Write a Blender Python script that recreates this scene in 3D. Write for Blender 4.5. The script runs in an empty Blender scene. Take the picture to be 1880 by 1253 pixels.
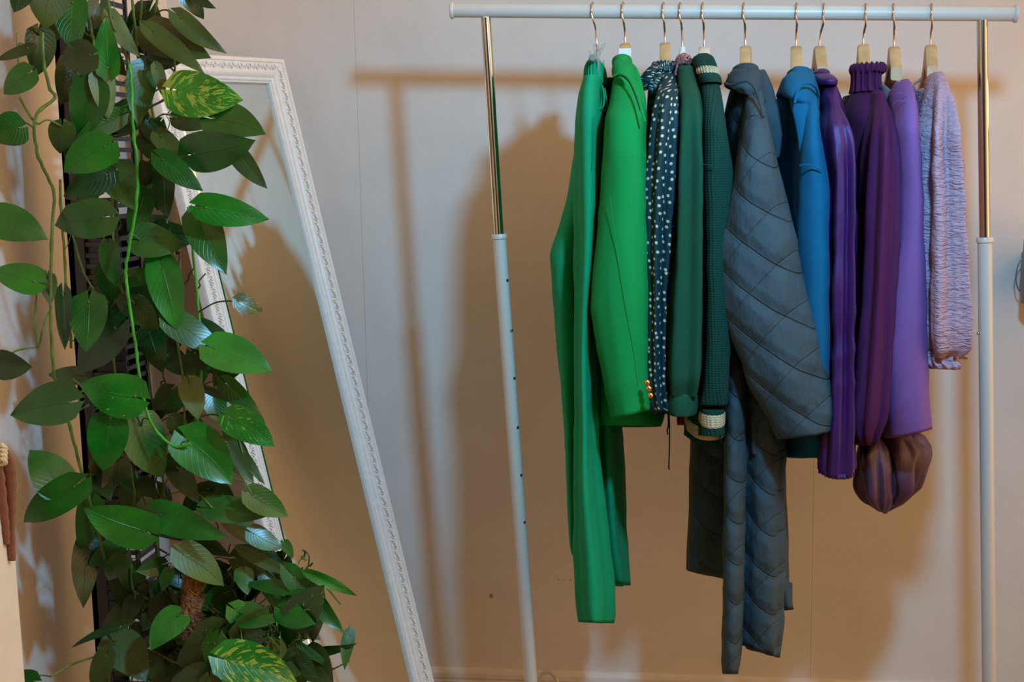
import bpy, bmesh, math, random
from mathutils import Vector, Matrix, noise
random.seed(7)
S = bpy.context.scene
COL = S.collection
# ------------------------------------------------------------------ camera
W_, H_, F_ = 1880, 1253, 2270.0
CAMH = 1.25
CAM = Vector((0, -2.75, CAMH))
def cam_axes(yaw, pitch, roll):
    y, p, q = map(math.radians, (yaw, pitch, roll))
    f = Vector((-math.sin(y)*math.cos(p), math.cos(y)*math.cos(p), -math.sin(p)))
    r = f.cross(Vector((0, 0, 1))).normalized(); u = r.cross(f)
    return math.cos(q)*r+math.sin(q)*u, -math.sin(q)*r+math.cos(q)*u, f
RT, UP, FW = cam_axes(7.0, 8.06, -1.04)
cd = bpy.data.cameras.new('camera'); cam = bpy.data.objects.new('camera', cd); COL.objects.link(cam)
cam.matrix_world = Matrix(((RT.x, UP.x, -FW.x, CAM.x), (RT.y, UP.y, -FW.y, CAM.y), (RT.z, UP.z, -FW.z, CAM.z), (0, 0, 0, 1)))
cd.sensor_width = 36; cd.lens = F_/W_*36; cd.clip_start = .05
S.camera = cam
def P(px, py, y):
    """the point of the plane at depth y that the photograph shows at px, py"""
    d = FW + RT*((px-W_/2)/F_) - UP*((py-H_/2)/F_)
    return CAM + d*((y-CAM.y)/d.y)
# ------------------------------------------------------------------ light
S.view_settings.view_transform = 'Standard'; S.view_settings.look = 'None'
S.view_settings.gamma = 1; S.view_settings.exposure = -0.42; S.view_settings.use_curve_mapping = False
wd = bpy.data.worlds.new('room_light'); S.world = wd; wd.use_nodes = True
wn, wl = wd.node_tree.nodes, wd.node_tree.links
wn.clear()
wo = wn.new('ShaderNodeOutputWorld'); bg = wn.new('ShaderNodeBackground'); wl.new(bg.outputs[0], wo.inputs[0])
tcw = wn.new('ShaderNodeTexCoord'); sepw = wn.new('ShaderNodeSeparateXYZ'); wl.new(tcw.outputs['Generated'], sepw.inputs[0])
rpw = wn.new('ShaderNodeValToRGB'); wl.new(sepw.outputs['X'], rpw.inputs[0])
mpw = wn.new('ShaderNodeMapRange'); wl.new(sepw.outputs['X'], mpw.inputs['Value'])
mpw.inputs['From Min'].default_value = -1; mpw.inputs['From Max'].default_value = 1
wl.new(mpw.outputs[0], rpw.inputs[0])
cr = rpw.color_ramp
cr.elements[0].position = 0; cr.elements[0].color = (.30, .22, .14, 1)
cr.elements[1].position = 1; cr.elements[1].color = (2.3, 1.36, .60, 1)
e = cr.elements.new(.55); e.color = (.54, .35, .175, 1)
wl.new(rpw.outputs[0], bg.inputs[0])
mf = wn.new('ShaderNodeMapRange'); wl.new(sepw.outputs['Y'], mf.inputs['Value'])       # the room is dimmer straight across from the wall
mf.inputs['From Min'].default_value = -1; mf.inputs['From Max'].default_value = -.45; mf.inputs['To Min'].default_value = .12; mf.inputs['To Max'].default_value = 1.6
wl.new(mf.outputs[0], bg.inputs[1])
def lamp(name, kind, loc, energy, color, radius):
    l = bpy.data.lights.new(name, kind); l.energy = energy; l.color = color
    if kind == 'POINT': l.shadow_soft_size = radius
    o = bpy.data.objects.new(name, l); o.location = loc; COL.objects.link(o); return o
kl = lamp('ceiling_spot', 'SPOT', (.375, -1.61, CAMH+.50), 128.0, (.215, .62, 1.0), .05)
kl.data.spot_size = math.radians(128); kl.data.spot_blend = 1.0; kl.data.shadow_soft_size = .05
kl.rotation_euler = (P(900, 880, 0)-kl.location).to_track_quat('-Z', 'Y').to_euler()
# ------------------------------------------------------------------ helpers
def link(o):
    COL.objects.link(o); return o
def tag(o, label=None, cat=None, group=None, kind=None):
    if label: o['label'] = label
    if cat: o['category'] = cat
    if group: o['group'] = group
    if kind: o['kind'] = kind
    return o
def empty(name, loc, label, cat, group=None):
    o = bpy.data.objects.new(name, None); o.location = loc; o.empty_display_size = .05
    link(o); tag(o, label, cat, group); return o
def setp(o, parent):
    if parent is not None:
        o.parent = parent
        m = Matrix.Translation(parent.location)
        p = parent.parent
        o.matrix_parent_inverse = m.inverted() if p is None else Matrix.Identity(4)
def mesh_obj(name, verts, faces, mats, parent=None, smooth=True, uvs=None, midx=None, attr=None):
    me = bpy.data.meshes.new(name); me.from_pydata([tuple(v) for v in verts], [], faces); me.update()
    if not isinstance(mats, (list, tuple)): mats = [mats]
    for m in mats: me.materials.append(m)
    if smooth: me.polygons.foreach_set('use_smooth', [True]*len(me.polygons))
    if uvs is not None:
        uvl = me.uv_layers.new(name='UVMap')
        for lp in me.loops: uvl.data[lp.index].uv = uvs[lp.vertex_index]
    if midx is not None:
        for p, i in zip(me.polygons, midx): p.material_index = i
    if attr is not None:
        a = me.attributes.new('variegation', 'FLOAT', 'POINT'); a.data.foreach_set('value', attr)
    o = link(bpy.data.objects.new(name, me)); setp(o, parent); return o
class MB:
    def __init__(s): s.v = []; s.f = []; s.m = []
    def add(s, v, f, m=0):
        b = len(s.v); s.v += [Vector(x) for x in v]; s.f += [tuple(i+b for i in q) for q in f]; s.m += [m]*len(f)
    def box(s, lo, hi, m=0, M=None):
        v = [Vector((x, y, z)) for x in (lo[0], hi[0]) for y in (lo[1], hi[1]) for z in (lo[2], hi[2])]
        if M is not None: v = [M @ q for q in v]
        s.add(v, [(0, 1, 3, 2), (4, 6, 7, 5), (0, 4, 5, 1), (2, 3, 7, 6), (0, 2, 6, 4), (1, 5, 7, 3)], m)
    def tube(s, pts, r, n=10, m=0, cap=True):
        pts = [Vector(p) for p in pts]
        rs = r if isinstance(r, (list, tuple)) else [r]*len(pts)
        nrm = None; rings = []
        for i, p in enumerate(pts):
            t = (pts[min(i+1, len(pts)-1)]-pts[max(i-1, 0)])
            t = t.normalized() if t.length > 1e-9 else Vector((0, 0, 1))
            if nrm is None:
                a = Vector((0, 0, 1)) if abs(t.z) < .9 else Vector((1, 0, 0)); nrm = t.cross(a).normalized()
            nrm = (nrm-t*nrm.dot(t)).normalized(); b = t.cross(nrm)
            rings.append([p+(nrm*math.cos(2*math.pi*k/n)+b*math.sin(2*math.pi*k/n))*rs[i] for k in range(n)])
        v = [q for rg in rings for q in rg]; f = []
        for i in range(len(rings)-1):
            for k in range(n):
                f.append((i*n+k, i*n+(k+1) % n, (i+1)*n+(k+1) % n, (i+1)*n+k))
        if cap:
            f.append(tuple(range(n-1, -1, -1))); f.append(tuple((len(rings)-1)*n+k for k in range(n)))
        s.add(v, f, m)
    def lathe(s, c, prof, n=32, m=0, axis=Vector((0, 0, 1))):
        a = Vector(axis).normalized(); x = a.orthogonal().normalized(); y = a.cross(x); c = Vector(c)
        v = [c+a*z+(x*math.cos(2*math.pi*k/n)+y*math.sin(2*math.pi*k/n))*r for r, z in prof for k in range(n)]
        f = [(i*n+k, i*n+(k+1) % n, (i+1)*n+(k+1) % n, (i+1)*n+k) for i in range(len(prof)-1) for k in range(n)]
        s.add(v, f, m)
    def build(s, name, mats, parent=None, smooth=True, bevel=0, sub=0):
        o = mesh_obj(name, s.v, s.f, mats, parent, smooth, midx=s.m)
        if smooth:
            try: o.data.set_sharp_from_angle(angle=math.radians(40))
            except Exception: pass
        if bevel:
            b = o.modifiers.new('bevel', 'BEVEL'); b.width = bevel; b.segments = 2; b.limit_method = 'ANGLE'
        if sub:
            b = o.modifiers.new('sub', 'SUBSURF'); b.levels = sub; b.render_levels = sub
        return o
def smooth_path(pts, n=6):
    pts = [Vector(p) for p in pts]; out = []
    for i in range(len(pts)-1):
        p0 = pts[max(i-1, 0)]; p1 = pts[i]; p2 = pts[i+1]; p3 = pts[min(i+2, len(pts)-1)]
        for k in range(n):
            t = k/n
            out.append(.5*((2*p1)+(p2-p0)*t+(2*p0-5*p1+4*p2-p3)*t*t+(3*p1-p0-3*p2+p3)*t**3))
    out.append(pts[-1]); return out
# ------------------------------------------------------------------ materials
def lin(c):
    return tuple((x/255/12.92 if x/255 <= .04045 else ((x/255+.055)/1.055)**2.4) for x in c)+(1,)
class Mat:
    def __init__(s, name, col, rough=.6, metal=0, spec=.5, sheen=0, sheen_tint=None, coat=0, sub=0):
        s.m = bpy.data.materials.new(name); s.m.use_nodes = True; s.t = s.m.node_tree; s.n = s.t.nodes; s.l = s.t.links
        s.b = s.n['Principled BSDF']; s.col = col
        s.b.inputs['Base Color'].default_value = col; s.b.inputs['Roughness'].default_value = rough
        s.b.inputs['Metallic'].default_value = metal; s.b.inputs['Specular IOR Level'].default_value = spec
        s.b.inputs['Sheen Weight'].default_value = sheen; s.b.inputs['Coat Weight'].default_value = coat
        if sheen_tint: s.b.inputs['Sheen Tint'].default_value = sheen_tint
        s.c = None; s.h = None
    def tc(s, kind='Object'):
        if not hasattr(s, '_tc'): s._tc = s.n.new('ShaderNodeTexCoord')
        return s._tc.outputs[kind]
    def math(s, op, a, b=None, c=None):
        n = s.n.new('ShaderNodeMath'); n.operation = op
        for i, x in enumerate((a, b, c)):
            if x is None: continue
            if isinstance(x, (int, float)): n.inputs[i].default_value = x
            else: s.l.new(x, n.inputs[i])
        return n.outputs[0]
    def noise(s, scale, detail=3, rough=.55, vec=None, stretch=None):
        n = s.n.new('ShaderNodeTexNoise'); n.inputs['Scale'].default_value = scale; n.inputs['Detail'].default_value = detail
        n.inputs['Roughness'].default_value = rough
        v = vec if vec is not None else s.tc('Object')
        if stretch:
            mp = s.n.new('ShaderNodeMapping'); mp.inputs['Scale'].default_value = stretch; s.l.new(v, mp.inputs[0]); v = mp.outputs[0]
        s.l.new(v, n.inputs['Vector']); return n.outputs['Fac']
    def mix(s, fac, a, b):
        n = s.n.new('ShaderNodeMix'); n.data_type = 'RGBA'
        for sock, x in ((n.inputs[0], fac), (n.inputs[6], a), (n.inputs[7], b)):
            if isinstance(x, (int, float, tuple)): sock.default_value = x
            else: s.l.new(x, sock)
        return n.outputs[2]
    def ramp(s, v, lo, hi):
        n = s.n.new('ShaderNodeMapRange'); n.inputs['From Min'].default_value = lo; n.inputs['From Max'].default_value = hi
        n.interpolation_type = 'SMOOTHSTEP'; s.l.new(v, n.inputs['Value']); return n.outputs[0]
    def vary(s, amount, scale, **k):
        """mottled colour: the base colour times 1 +- amount"""
        base = s.c if s.c is not None else s.col
        f = s.ramp(s.noise(scale, **k), .3, .7)
        def mul(c, q): return (c[0]*q, c[1]*q, c[2]*q, 1)
        if s.c is None: s.c = s.mix(f, mul(s.col, 1-amount), mul(s.col, 1+amount))
        else:
            n = s.n.new('ShaderNodeHueSaturation'); s.l.new(s.c, n.inputs['Color'])
            s.l.new(s.math('MULTIPLY_ADD', f, 2*amount, 1-amount), n.inputs['Value']); s.c = n.outputs[0]
        return s
    def height(s, v, w):
        v = s.math('MULTIPLY', v, w); s.h = v if s.h is None else s.math('ADD', s.h, v); return s
    def done(s, strength=1.0, dist=.001):
        if s.c is not None: s.l.new(s.c, s.b.inputs['Base Color'])
        if s.h is not None:
            b = s.n.new('ShaderNodeBump'); b.inputs['Strength'].default_value = strength; b.inputs['Distance'].default_value = dist
            s.l.new(s.h, b.inputs['Height']); s.l.new(b.outputs[0], s.b.inputs['Normal'])
        return s.m
    def uv(s):
        sp = s.n.new('ShaderNodeSeparateXYZ'); s.l.new(s.tc('UV'), sp.inputs[0]); return sp.outputs['X'], sp.outputs['Y']
def fabric(name, rgb, rough=.85, sheen=.05, weave=1400, wv=.14, wamt=1.0, spec=.3, wrinkle=0, wsc=18, strch=(1, 1, .25), metal=0):
    c = lin(rgb); m = Mat(name, c, rough, spec=spec*.7, sheen=sheen*.35, metal=metal, sheen_tint=(min(1, c[0]*2+.1), min(1, c[1]*2+.1), min(1, c[2]*2+.1), 1))
    m.vary(wv*1.4, weave, detail=1); m.height(m.noise(weave, detail=1), .35*wamt)
    if wrinkle: m.height(m.noise(wsc, detail=2, stretch=strch), wrinkle)
    return m
# ------------------------------------------------------------------ room shell
def wall_material():
    m = Mat('wallpaper', (.67, .605, .55, 1), .8, spec=.25)
    m.vary(.10, 620, detail=3, rough=.75); m.vary(.03, 6, detail=3)
    m.height(m.noise(520, detail=3, rough=.7), .5)
    sp = m.n.new('ShaderNodeSeparateXYZ'); geo = m.n.new('ShaderNodeNewGeometry'); m.l.new(geo.outputs['Position'], sp.inputs[0])
    x = sp.outputs['X']; z = sp.outputs['Z']
    for sx in (-.677, .334, -1.688, 1.345):
        dd = m.math('ABSOLUTE', m.math('SUBTRACT', x, sx))
        line = m.math('SUBTRACT', 1.0, m.ramp(dd, .0004, .0014))
        m.height(line, -1.2)
        m.c = m.mix(m.math('MULTIPLY', line, .22), m.c, (.30, .26, .23, 1))
    # the small rust brown speck above the skirting board and the pencil scuffs beside the trousers
    q = P(902, 1095, 0)
    d2 = m.math('SQRT', m.math('ADD', m.math('POWER', m.math('SUBTRACT', x, q.x), 2), m.math('POWER', m.math('MULTIPLY', m.math('SUBTRACT', z, q.z), .8), 2)))
    d2 = m.math('ADD', d2, m.math('MULTIPLY', m.noise(300), .004))
    m.c = m.mix(m.math('SUBTRACT', 1.0, m.ramp(d2, .005, .008)), m.c, (.38, .2, .07, 1))
    q = P(1045, 1068, 0)
    dz = m.math('ABSOLUTE', m.math('SUBTRACT', m.math('SUBTRACT', z, q.z), m.math('MULTIPLY', m.noise(40), .006)))
    dx = m.math('ABSOLUTE', m.math('SUBTRACT', x, q.x))
    k = m.math('MULTIPLY', m.math('MULTIPLY', m.math('LESS_THAN', dz, .0012), m.math('LESS_THAN', dx, .028)), m.ramp(m.noise(180), .48, .6))
    m.c = m.mix(k, m.c, (.16, .11, .08, 1))
    return m.done(.5, .0012)
M_WALL = wall_material()
XL = -1.106
def slab(name, lo, hi, mat, bevel=0):
    b = MB(); b.box(lo, hi); o = b.build(name, mat, smooth=False, bevel=bevel); tag(o, kind='structure'); return o
slab('wall_back', (XL-.1, 0, -.02), (2.6, .1, 2.6), M_WALL)
slab('wall_left', (XL-.1, -3.6, -.02), (XL, 0, 2.6), M_WALL)
fm = Mat('laminate', (.30, .19, .11, 1), .45)
fm.vary(.25, 5, detail=4, stretch=(1, 14, 1)); fl = fm.done()
slab('floor', (XL-.1, -3.6, -.1), (2.6, .1, 0), fl)
tm = Mat('skirting_paint', (.62, .56, .50, 1), .45); tm.vary(.04, 40); M_TRIM = tm.done()
def baseboard(name, a, b, nrm):
    # profile: flat board, small quarter groove and rounded top lip
    prof = [(0, 0), (.016, 0), (.016, .050), (.013, .052), (.013, .056), (.015, .058), (.013, .068), (.009, .075), (.003, .078), (0, .078)]
    v = [Vector(p)+Vector(nrm)*d+Vector((0, 0, z)) for p in (a, b) for d, z in prof]; n = len(prof)
    f = [(i, (i+1) % n, n+(i+1) % n, n+i) for i in range(n)]+[tuple(range(n)), tuple(range(2*n-1, n-1, -1))]
    o = mesh_obj(name, v, f, M_TRIM, smooth=False); tag(o, kind='structure')
baseboard('baseboard_back', (XL, 0, 0), (2.6, 0, 0), (0, -1, 0))
baseboard('baseboard_left', (XL, -3.6, 0), (XL, -.0, 0), (1, 0, 0))
# ------------------------------------------------------------------ mirror leaning in the corner
def build_mirror():
    a, tau, rr = math.radians(26.9), math.radians(14.15), math.radians(1.23)
    n = Vector((math.cos(a)*math.cos(tau), -math.sin(a)*math.cos(tau), math.sin(tau)))
    e = Vector((math.sin(a), math.cos(a), 0)); up = n.cross(e)
    if up.z < 0: up = -up
    e2 = e*math.cos(rr)+up*math.sin(rr); u2 = -e*math.sin(rr)+up*math.cos(rr)
    T = P(522, 107, -.022)
    Wd = .385; Hh = (T.z-.004)/u2.z
    O = T-e2*Wd-u2*Hh                         # foot corner nearest the viewer
    root = empty('leaning_mirror', (O.x+.1, O.y+.15, 0), 'tall white mirror in a carved frame leaning in the room corner behind the plant', 'mirror')
    root.location = (O+e2*Wd/2); root.location.z = 0
    def L(x, y, z): return O+e2*x+u2*y+n*z
    wm = Mat('white_carved_paint', (.74, .72, .69, 1), .42); wm.vary(.04, 90)
    M_FR = wm.done()
    # stiles and rails: a moulded profile (across, height), mitred at the corners
    prof = [(0, -.022), (0, -.004), (.003, 0), (.010, .001), (.012, -.002), (.032, -.003), (.034, 0), (.037, .001), (.041, -.001), (.044, -.006), (.049, -.007), (.052, -.011), (.054, -.011), (.054, -.022)]
    m = MB(); cs = [(0, 0, 1, 1), (Wd, 0, -1, 1), (Wd, Hh, -1, -1), (0, Hh, 1, -1)]
    names = ['frame_rail', 'frame_stile', 'frame_rail', 'frame_stile']
    for i in range(4):
        c0, c1 = cs[i], cs[(i+1) % 4]; b = MB()
        v = [L(c[0]+c[2]*d, c[1]+c[3]*d, h) for c in (c0, c1) for d, h in prof]; k = len(prof)
        b.add(v, [(j, (j+1) % k, k+(j+1) % k, k+j) for j in range(k)]+[tuple(range(k)), tuple(range(2*k-1, k-1, -1))])
        # the carved running leaf pattern in the channel
        p0 = Vector((c0[0], c0[1])); p1 = Vector((c1[0], c1[1])); dr = (p1-p0); ln = dr.length; dr /= ln
        inn = Vector((-dr.y, dr.x))
        if (Vector((Wd/2, Hh/2))-p0).dot(inn) < 0: inn = -inn
        cnt = int((ln-.05)/.0125)
        def lp(s, d, h): q = p0+dr*s+inn*d; return L(q.x, q.y, h)
        for j in range(cnt):
            s0 = .026+j*.0125; sg = 1 if j % 2 else -1
            pts = []
            for q in range(7):
                t = q/6; ang = t*3.6
                pts.append(lp(s0+.0035*math.cos(ang)*sg+.006*t, .0215+sg*.0045-sg*.007*math.sin(ang)*(.4+.6*t), -.0012+.0022*math.sin(math.pi*t)))
            b.tube(pts, [.0009, .0017, .002, .002, .0018, .0014, .0007], n=6)
            b.tube([lp(s0+.003, .0155, -.001), lp(s0+.007, .0215, .0006), lp(s0+.012, .0275, -.001)], [.0008, .0016, .0008], n=5)
        # fine bead on the inner step
        b.build(names[i], M_FR, root)
    gm = Mat('mirror_glass', (.80, .86, .83, 1), .015, metal=1.0); M_GL = gm.done()
    bt = MB(); i0 = .052
    bw = .011                                   # bevelled edge band of the glass, its own slope
    o_ = [(i0, i0), (Wd-i0, i0), (Wd-i0, Hh-i0), (i0, Hh-i0)]
    i_ = [(x+(bw if x < Wd/2 else -bw), y+(bw if y < Hh/2 else -bw)) for x, y in o_]
    v = [L(x, y, -.0175) for x, y in o_]+[L(x, y, -.0160) for x, y in i_]+[L(x, y, -.021) for x, y in o_]
    bt.add(v, [(0, 1, 5, 4), (1, 2, 6, 5), (2, 3, 7, 6), (3, 0, 4, 7), (4, 5, 6, 7), (8, 11, 10, 9)])
    bt.build('mirror_glass', M_GL, root, smooth=False)
    bk = MB(); v = [L(x, y, z) for z in (-.022, -.0235) for x, y in ((.004, .004), (Wd-.004, .004), (Wd-.004, Hh-.004), (.004, Hh-.004))]
    bk.add(v, [(0, 1, 2, 3), (7, 6, 5, 4), (0, 4, 5, 1), (1, 5, 6, 2), (2, 6, 7, 3), (3, 7, 4, 0)])
    bk.build('backing_board', Mat('board', (.3, .2, .12, 1), .8).done(), root, smooth=False)
build_mirror()
# ------------------------------------------------------------------ clothes rack
RY = -.45
def build_rack():
    A, B = P(829, 19, RY), P(1866, 25.5, RY)
    root = empty('clothes_rack', ((A.x+B.x)/2, RY, 0), 'white adjustable garment rack with chrome upper poles standing before the wall', 'clothes rack')
    pm = Mat('white_powder_coat', (.53, .495, .43, 1), .38, spec=.5); pm.vary(.03, 400); pm.height(pm.noise(300), .2); M_P = pm.done(.2, .0006)
    M_CH = Mat('chrome', (.46, .50, .53, 1), .10, metal=1).done()
    M_BK = Mat('dark_hole', (.015, .013, .012, 1), .8).done()
    ax = (B-A).normalized()
    b = MB(); b.tube([A, B], .0128, n=32); b.build('rail', M_P, root)
    for q, sg in ((A, 1), (B, -1)):
        c = MB(); c.lathe(q-ax*sg*.002, [(0, 0), (.0135, 0), (.0152, .001), (.0155, .003), (.0152, .005), (.0138, .0065), (.0130, .007)], 32, axis=ax*sg)
        c.build('end_cap', M_P, root)
    tops = [(892, 33), (1803, 37)]; mids = [(916, 431), (1808, 437)]; bots = [(975, 1253), (1816, 1253)]
    for i in range(2):
        t, m_, bt = P(*tops[i], RY), P(*mids[i], RY), P(*bots[i], RY)
        d = (bt-m_).normalized(); foot = m_+d*((m_.z-.03)/-d.z)
        nb = MB(); nb.tube([t+Vector((0, 0, .010)), t-Vector((0, 0, .004))], [.0065, .0085], n=20); nb.build('joint', M_P, root)
        c = MB(); c.tube([t, m_-d*.0+(t-m_).normalized()*-.02], .0092, n=32); c.build('upper_pole', M_CH, root)
        l = MB(); l.tube([m_, foot], .0125, n=32); lower = l.build('lower_pole', M_P, root)
        r = MB(); r.lathe(m_-d*.001, [(.0098, 0), (.0138, 0), (.0146, .0015), (.0146, .0085), (.0128, .010)], 32, axis=d); r.build('pole_collar', M_P, lower)
        # adjusting holes down the pole and the sprung button in one of them
        if i == 0:
            rows = [515, 694, 784, 871, 957]; by = 606; sd = Vector((.86, -.5, 0)).normalized()
        else:
            rows = []; by = 612; sd = Vector((-1, -.12, 0)).normalized()
        def on_pole(py):
            z = P(900, py, RY).z if i == 0 else P(1810, py, RY).z
            return m_+d*((m_.z-z)/-d.z)
        for py in rows:
            q = on_pole(py); h = MB(); h.lathe(q+sd*.0118, [(0, .0011), (.0030, .0011), (.0034, .0)], 16, axis=sd); h.build('adjusting_hole', M_BK, lower)
        q = on_pole(by); k = MB(); k.lathe(q+sd*.011, [(.0034, 0), (.0034, .0025), (.0026, .0045), (0, .0052)], 16, axis=sd); k.build('spring_button', M_CH, lower)
        ft = MB(); ft.tube([foot+Vector((0, -.21, -.012)), foot+Vector((0, .21, -.012))], .0125, n=20); fb_ = ft.build('foot_bar', M_P, root)
        for s in (-1, 1):
            w = MB(); w.lathe(foot+Vector((0, s*.21, -.0177)), [(0, -.0125), (.0123, -.0125), (.014, -.006), (.014, .006), (.011, .015), (0, .016)], 16); w.build('foot_cap', M_BK, fb_)
    f0 = P(975, 1253, RY); f1 = P(1816, 1253, RY)
    lp = [P(984, 1275, -.37), P(992, 1243, -.37), P(1003, 1235, -.37), P(1014, 1238, -.37), P(1022, 1250, -.37), P(1027, 1278, -.37)]
    g = MB(); g.tube(smooth_path(lp, 5), .0042, n=10); g.tube([P(984, 1275, -.37), P(980, 1300, -.43)], .0042, n=8); g.tube([P(1027, 1278, -.37), P(985, 1310, -.43)], .0042, n=8)
    g.build('wire_loop', M_P, root)
    return A, B
RA, RB = build_rack()
def rail_at(px):
    """axis point of the rail under photo column px"""
    best = min(range(401), key=lambda i: abs(to_px(RA.lerp(RB, i/400))[0]-px)); return RA.lerp(RB, best/400)
def to_px(p):
    d = Vector(p)-CAM; k = d.dot(FW); return W_/2+F_*d.dot(RT)/k, H_/2-F_*d.dot(UP)/k
# ------------------------------------------------------------------ hangers
wm = Mat('beech_wood', (.50, .28, .115, 1), .42, spec=.45); wm.vary(.16, 30, detail=4, stretch=(1, .15, 1)); M_WOOD = wm.done()
wm = Mat('pale_wood', (.60, .44, .30, 1), .5); wm.vary(.1, 30, detail=4); M_PALE = wm.done()
M_HOOK = Mat('steel_wire', (.55, .47, .43, 1), .2, metal=1).done()
M_PLASTIC = Mat('ivory_plastic', (.66, .66, .58, 1), .35).done()
cm = Mat('clear_plastic', (.75, .74, .70, 1), .12); cm.b.inputs['Transmission Weight'].default_value = .75; M_CLEAR = cm.done()
M_LABEL = Mat('white_paper', (.75, .73, .72, 1), .7).done()
HX = {}
def hanger(key, px_rail, px_wood, py_wood, style, label, rot=0.0, spread=.185):
    r0 = rail_at(px_rail); top = P(px_wood, py_wood, RY); HX[key] = top.copy()
    root = empty('clothes_hanger', top, label, 'hanger', 'clothes hangers on the rail')
    R_ = .0128
    # hook: straight shank, swings out in front of the rail, over it and down behind
    dx = r0.x-top.x; zb = r0.z
    pts = [top+Vector((0, 0, -.012)), top, top+Vector((dx*.12, 0, (zb-top.z)*.25))]
    pts.append(Vector((top.x+dx*.35, RY-.004, zb-.030)))
    pts.append(Vector((top.x+dx*.75, RY-.013, zb-.019)))
    wr = .0021 if style != 'clear' else .0018
    for ang in (200, 180, 150, 120, 90, 60, 30, 0, -20):
        t = math.radians(ang); rad = R_+wr+.0004
        pts.append(Vector((r0.x+(90-ang)*.00002, RY+math.cos(t)*rad, zb+math.sin(t)*rad)))
    b = MB(); b.tube(smooth_path(pts, 4), wr, n=10); b.build('hook', M_HOOK, root)
    c, s = math.cos(rot), math.sin(rot)
    def W(x, y, z): return top+Vector((x*c-y*s, x*s+y*c, z))
    if style in ('wood', 'pale'):
        st = []
        N = 24
        for i in range(-N, N+1):
            u = i/N; y = u*spread if u > 0 else u*.030; a = abs(y)
            zt = -.001-.0016*(a/.004)**1.3 if a < .010 else -.0065-.052*(1-math.exp(-(a-.010)/.020))-.16*max(0, a-.03)
            zb2 = -.040-.030*(1-math.exp(-a/.03))-.20*max(0, a-.015)
            zb2 = min(zb2, zt-.014)
            st.append((y, zt, zb2, .0098-.003*(a/spread)))
        v = []; f = []
        for y, zt, z2, hx in st:
            be = .003
            v += [W(x, y, z) for x, z in ((-hx+be, zt), (hx-be, zt), (hx, zt-be), (hx, z2+be), (hx-be, z2), (-hx+be, z2), (-hx, z2+be), (-hx, zt-be))]
        for i in range(len(st)-1):
            for k in range(8): f.append((i*8+k, i*8+(k+1) % 8, i*8+8+(k+1) % 8, i*8+8+k))
        f += [tuple(range(7, -1, -1)), tuple(len(v)-8+k for k in range(8))]
        m = MB(); m.add(v, f); bar = m.build('shoulder_bar', M_WOOD if style == 'wood' else M_PALE, root)
    elif style == 'plastic':
        m = MB(); m.lathe(top, [(0, .002), (.004, .002), (.0052, -.002), (.0052, -.006), (.0068, -.008), (.0075, -.022), (.010, -.026), (0, -.03)], 20); m.build('neck', M_PLASTIC, root)
        m = MB(); m.tube(smooth_path([W(0, -.17, -.10), W(0, -.08, -.06), W(0, 0, -.022), W(0, .08, -.06), W(0, .17, -.10)], 6), .0048, n=12); m.build('shoulder_bar', M_PLASTIC, root)
    elif style == 'clear':
        m = MB(); m.box((-.0062, -.004, -.030), (.0045, .004, .002), M=Matrix.Translation(top)); m.tube([W(0, -.15, -.034), W(0, .15, -.034)], .006, n=12); m.build('shoulder_bar', M_CLEAR, root, bevel=.001)
        for sy in (-.10, .10):
            k = MB(); k.box((-.009, sy-.012, -.075), (-.006, sy+.012, -.020), M=Matrix.Translation(top)); k.box((.006, sy-.012, -.075), (.009, sy+.012, -.020), M=Matrix.Translation(top))
            k.box((-.009, sy-.006, -.038), (.009, sy+.006, -.032), M=Matrix.Translation(top)); k.build('clip', M_CLEAR, root)
        k = MB(); k.tube(smooth_path([W(.0, -.02, -.028), W(.006, -.03, -.016), W(.016, -.032, .0)], 4), [.0035]*4+[.0025]*4+[.0015], n=8); k.build('strap_hook', M_CLEAR, root)
    return root
H = {}
H['trousers'] = hanger('trousers', 1089, 1096, 83, 'clear', 'clear plastic clip hanger holding the teal green trousers', 0)
H['blazer'] = hanger('blazer', 1143, 1148, 78, 'wood', 'wooden hanger with a white paper label inside the bright green blazer', .05)
H['dots'] = hanger('dots', 1219, 1221, 77, 'wood', 'wooden hanger holding the polka dot blouse', .0)
H['jewel'] = hanger('jewel', 1249, 1253, 88, 'plastic', 'ivory plastic hanger inside the dark green blouse with the beaded collar', 0)
H['knit'] = hanger('knit', 1289, 1293, 84, 'pale', 'pale wooden hanger inside the dark green knitted jumper', 0)
H['quilt'] = hanger('quilt', 1365, 1369, 83, 'wood', 'wooden hanger carrying the slate quilted coat', -.12)
H['blue'] = hanger('blue', 1463, 1462, 83, 'wood', 'wooden hanger carrying the petrol blue coat', -.10)
H['satin'] = hanger('satin', 1511, 1505, 83, 'wood', 'wooden hanger carrying the purple satin blouse', .06)
H['plum'] = hanger('plum', 1589, 1585, 80, 'wood', 'wooden hanger above the ruffled collar of the plum blouse', -.04)
H['violet'] = hanger('violet', 1638, 1642, 84, 'wood', 'wooden hanger showing at the neck of the lavender top', -.03)
H['lilac'] = hanger('lilac', 1709, 1709, 81, 'wood', 'wooden hanger at the open neck of the pale lilac blouse', -.06)
lb = MB(); lb.box((-.0108, -.018, -.034), (.0108, .008, -.012), M=Matrix.Translation(HX['blazer'])); lb.build('paper_label', M_LABEL, next(c for c in H['blazer'].children if c.name.startswith('shoulder_bar')))
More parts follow.
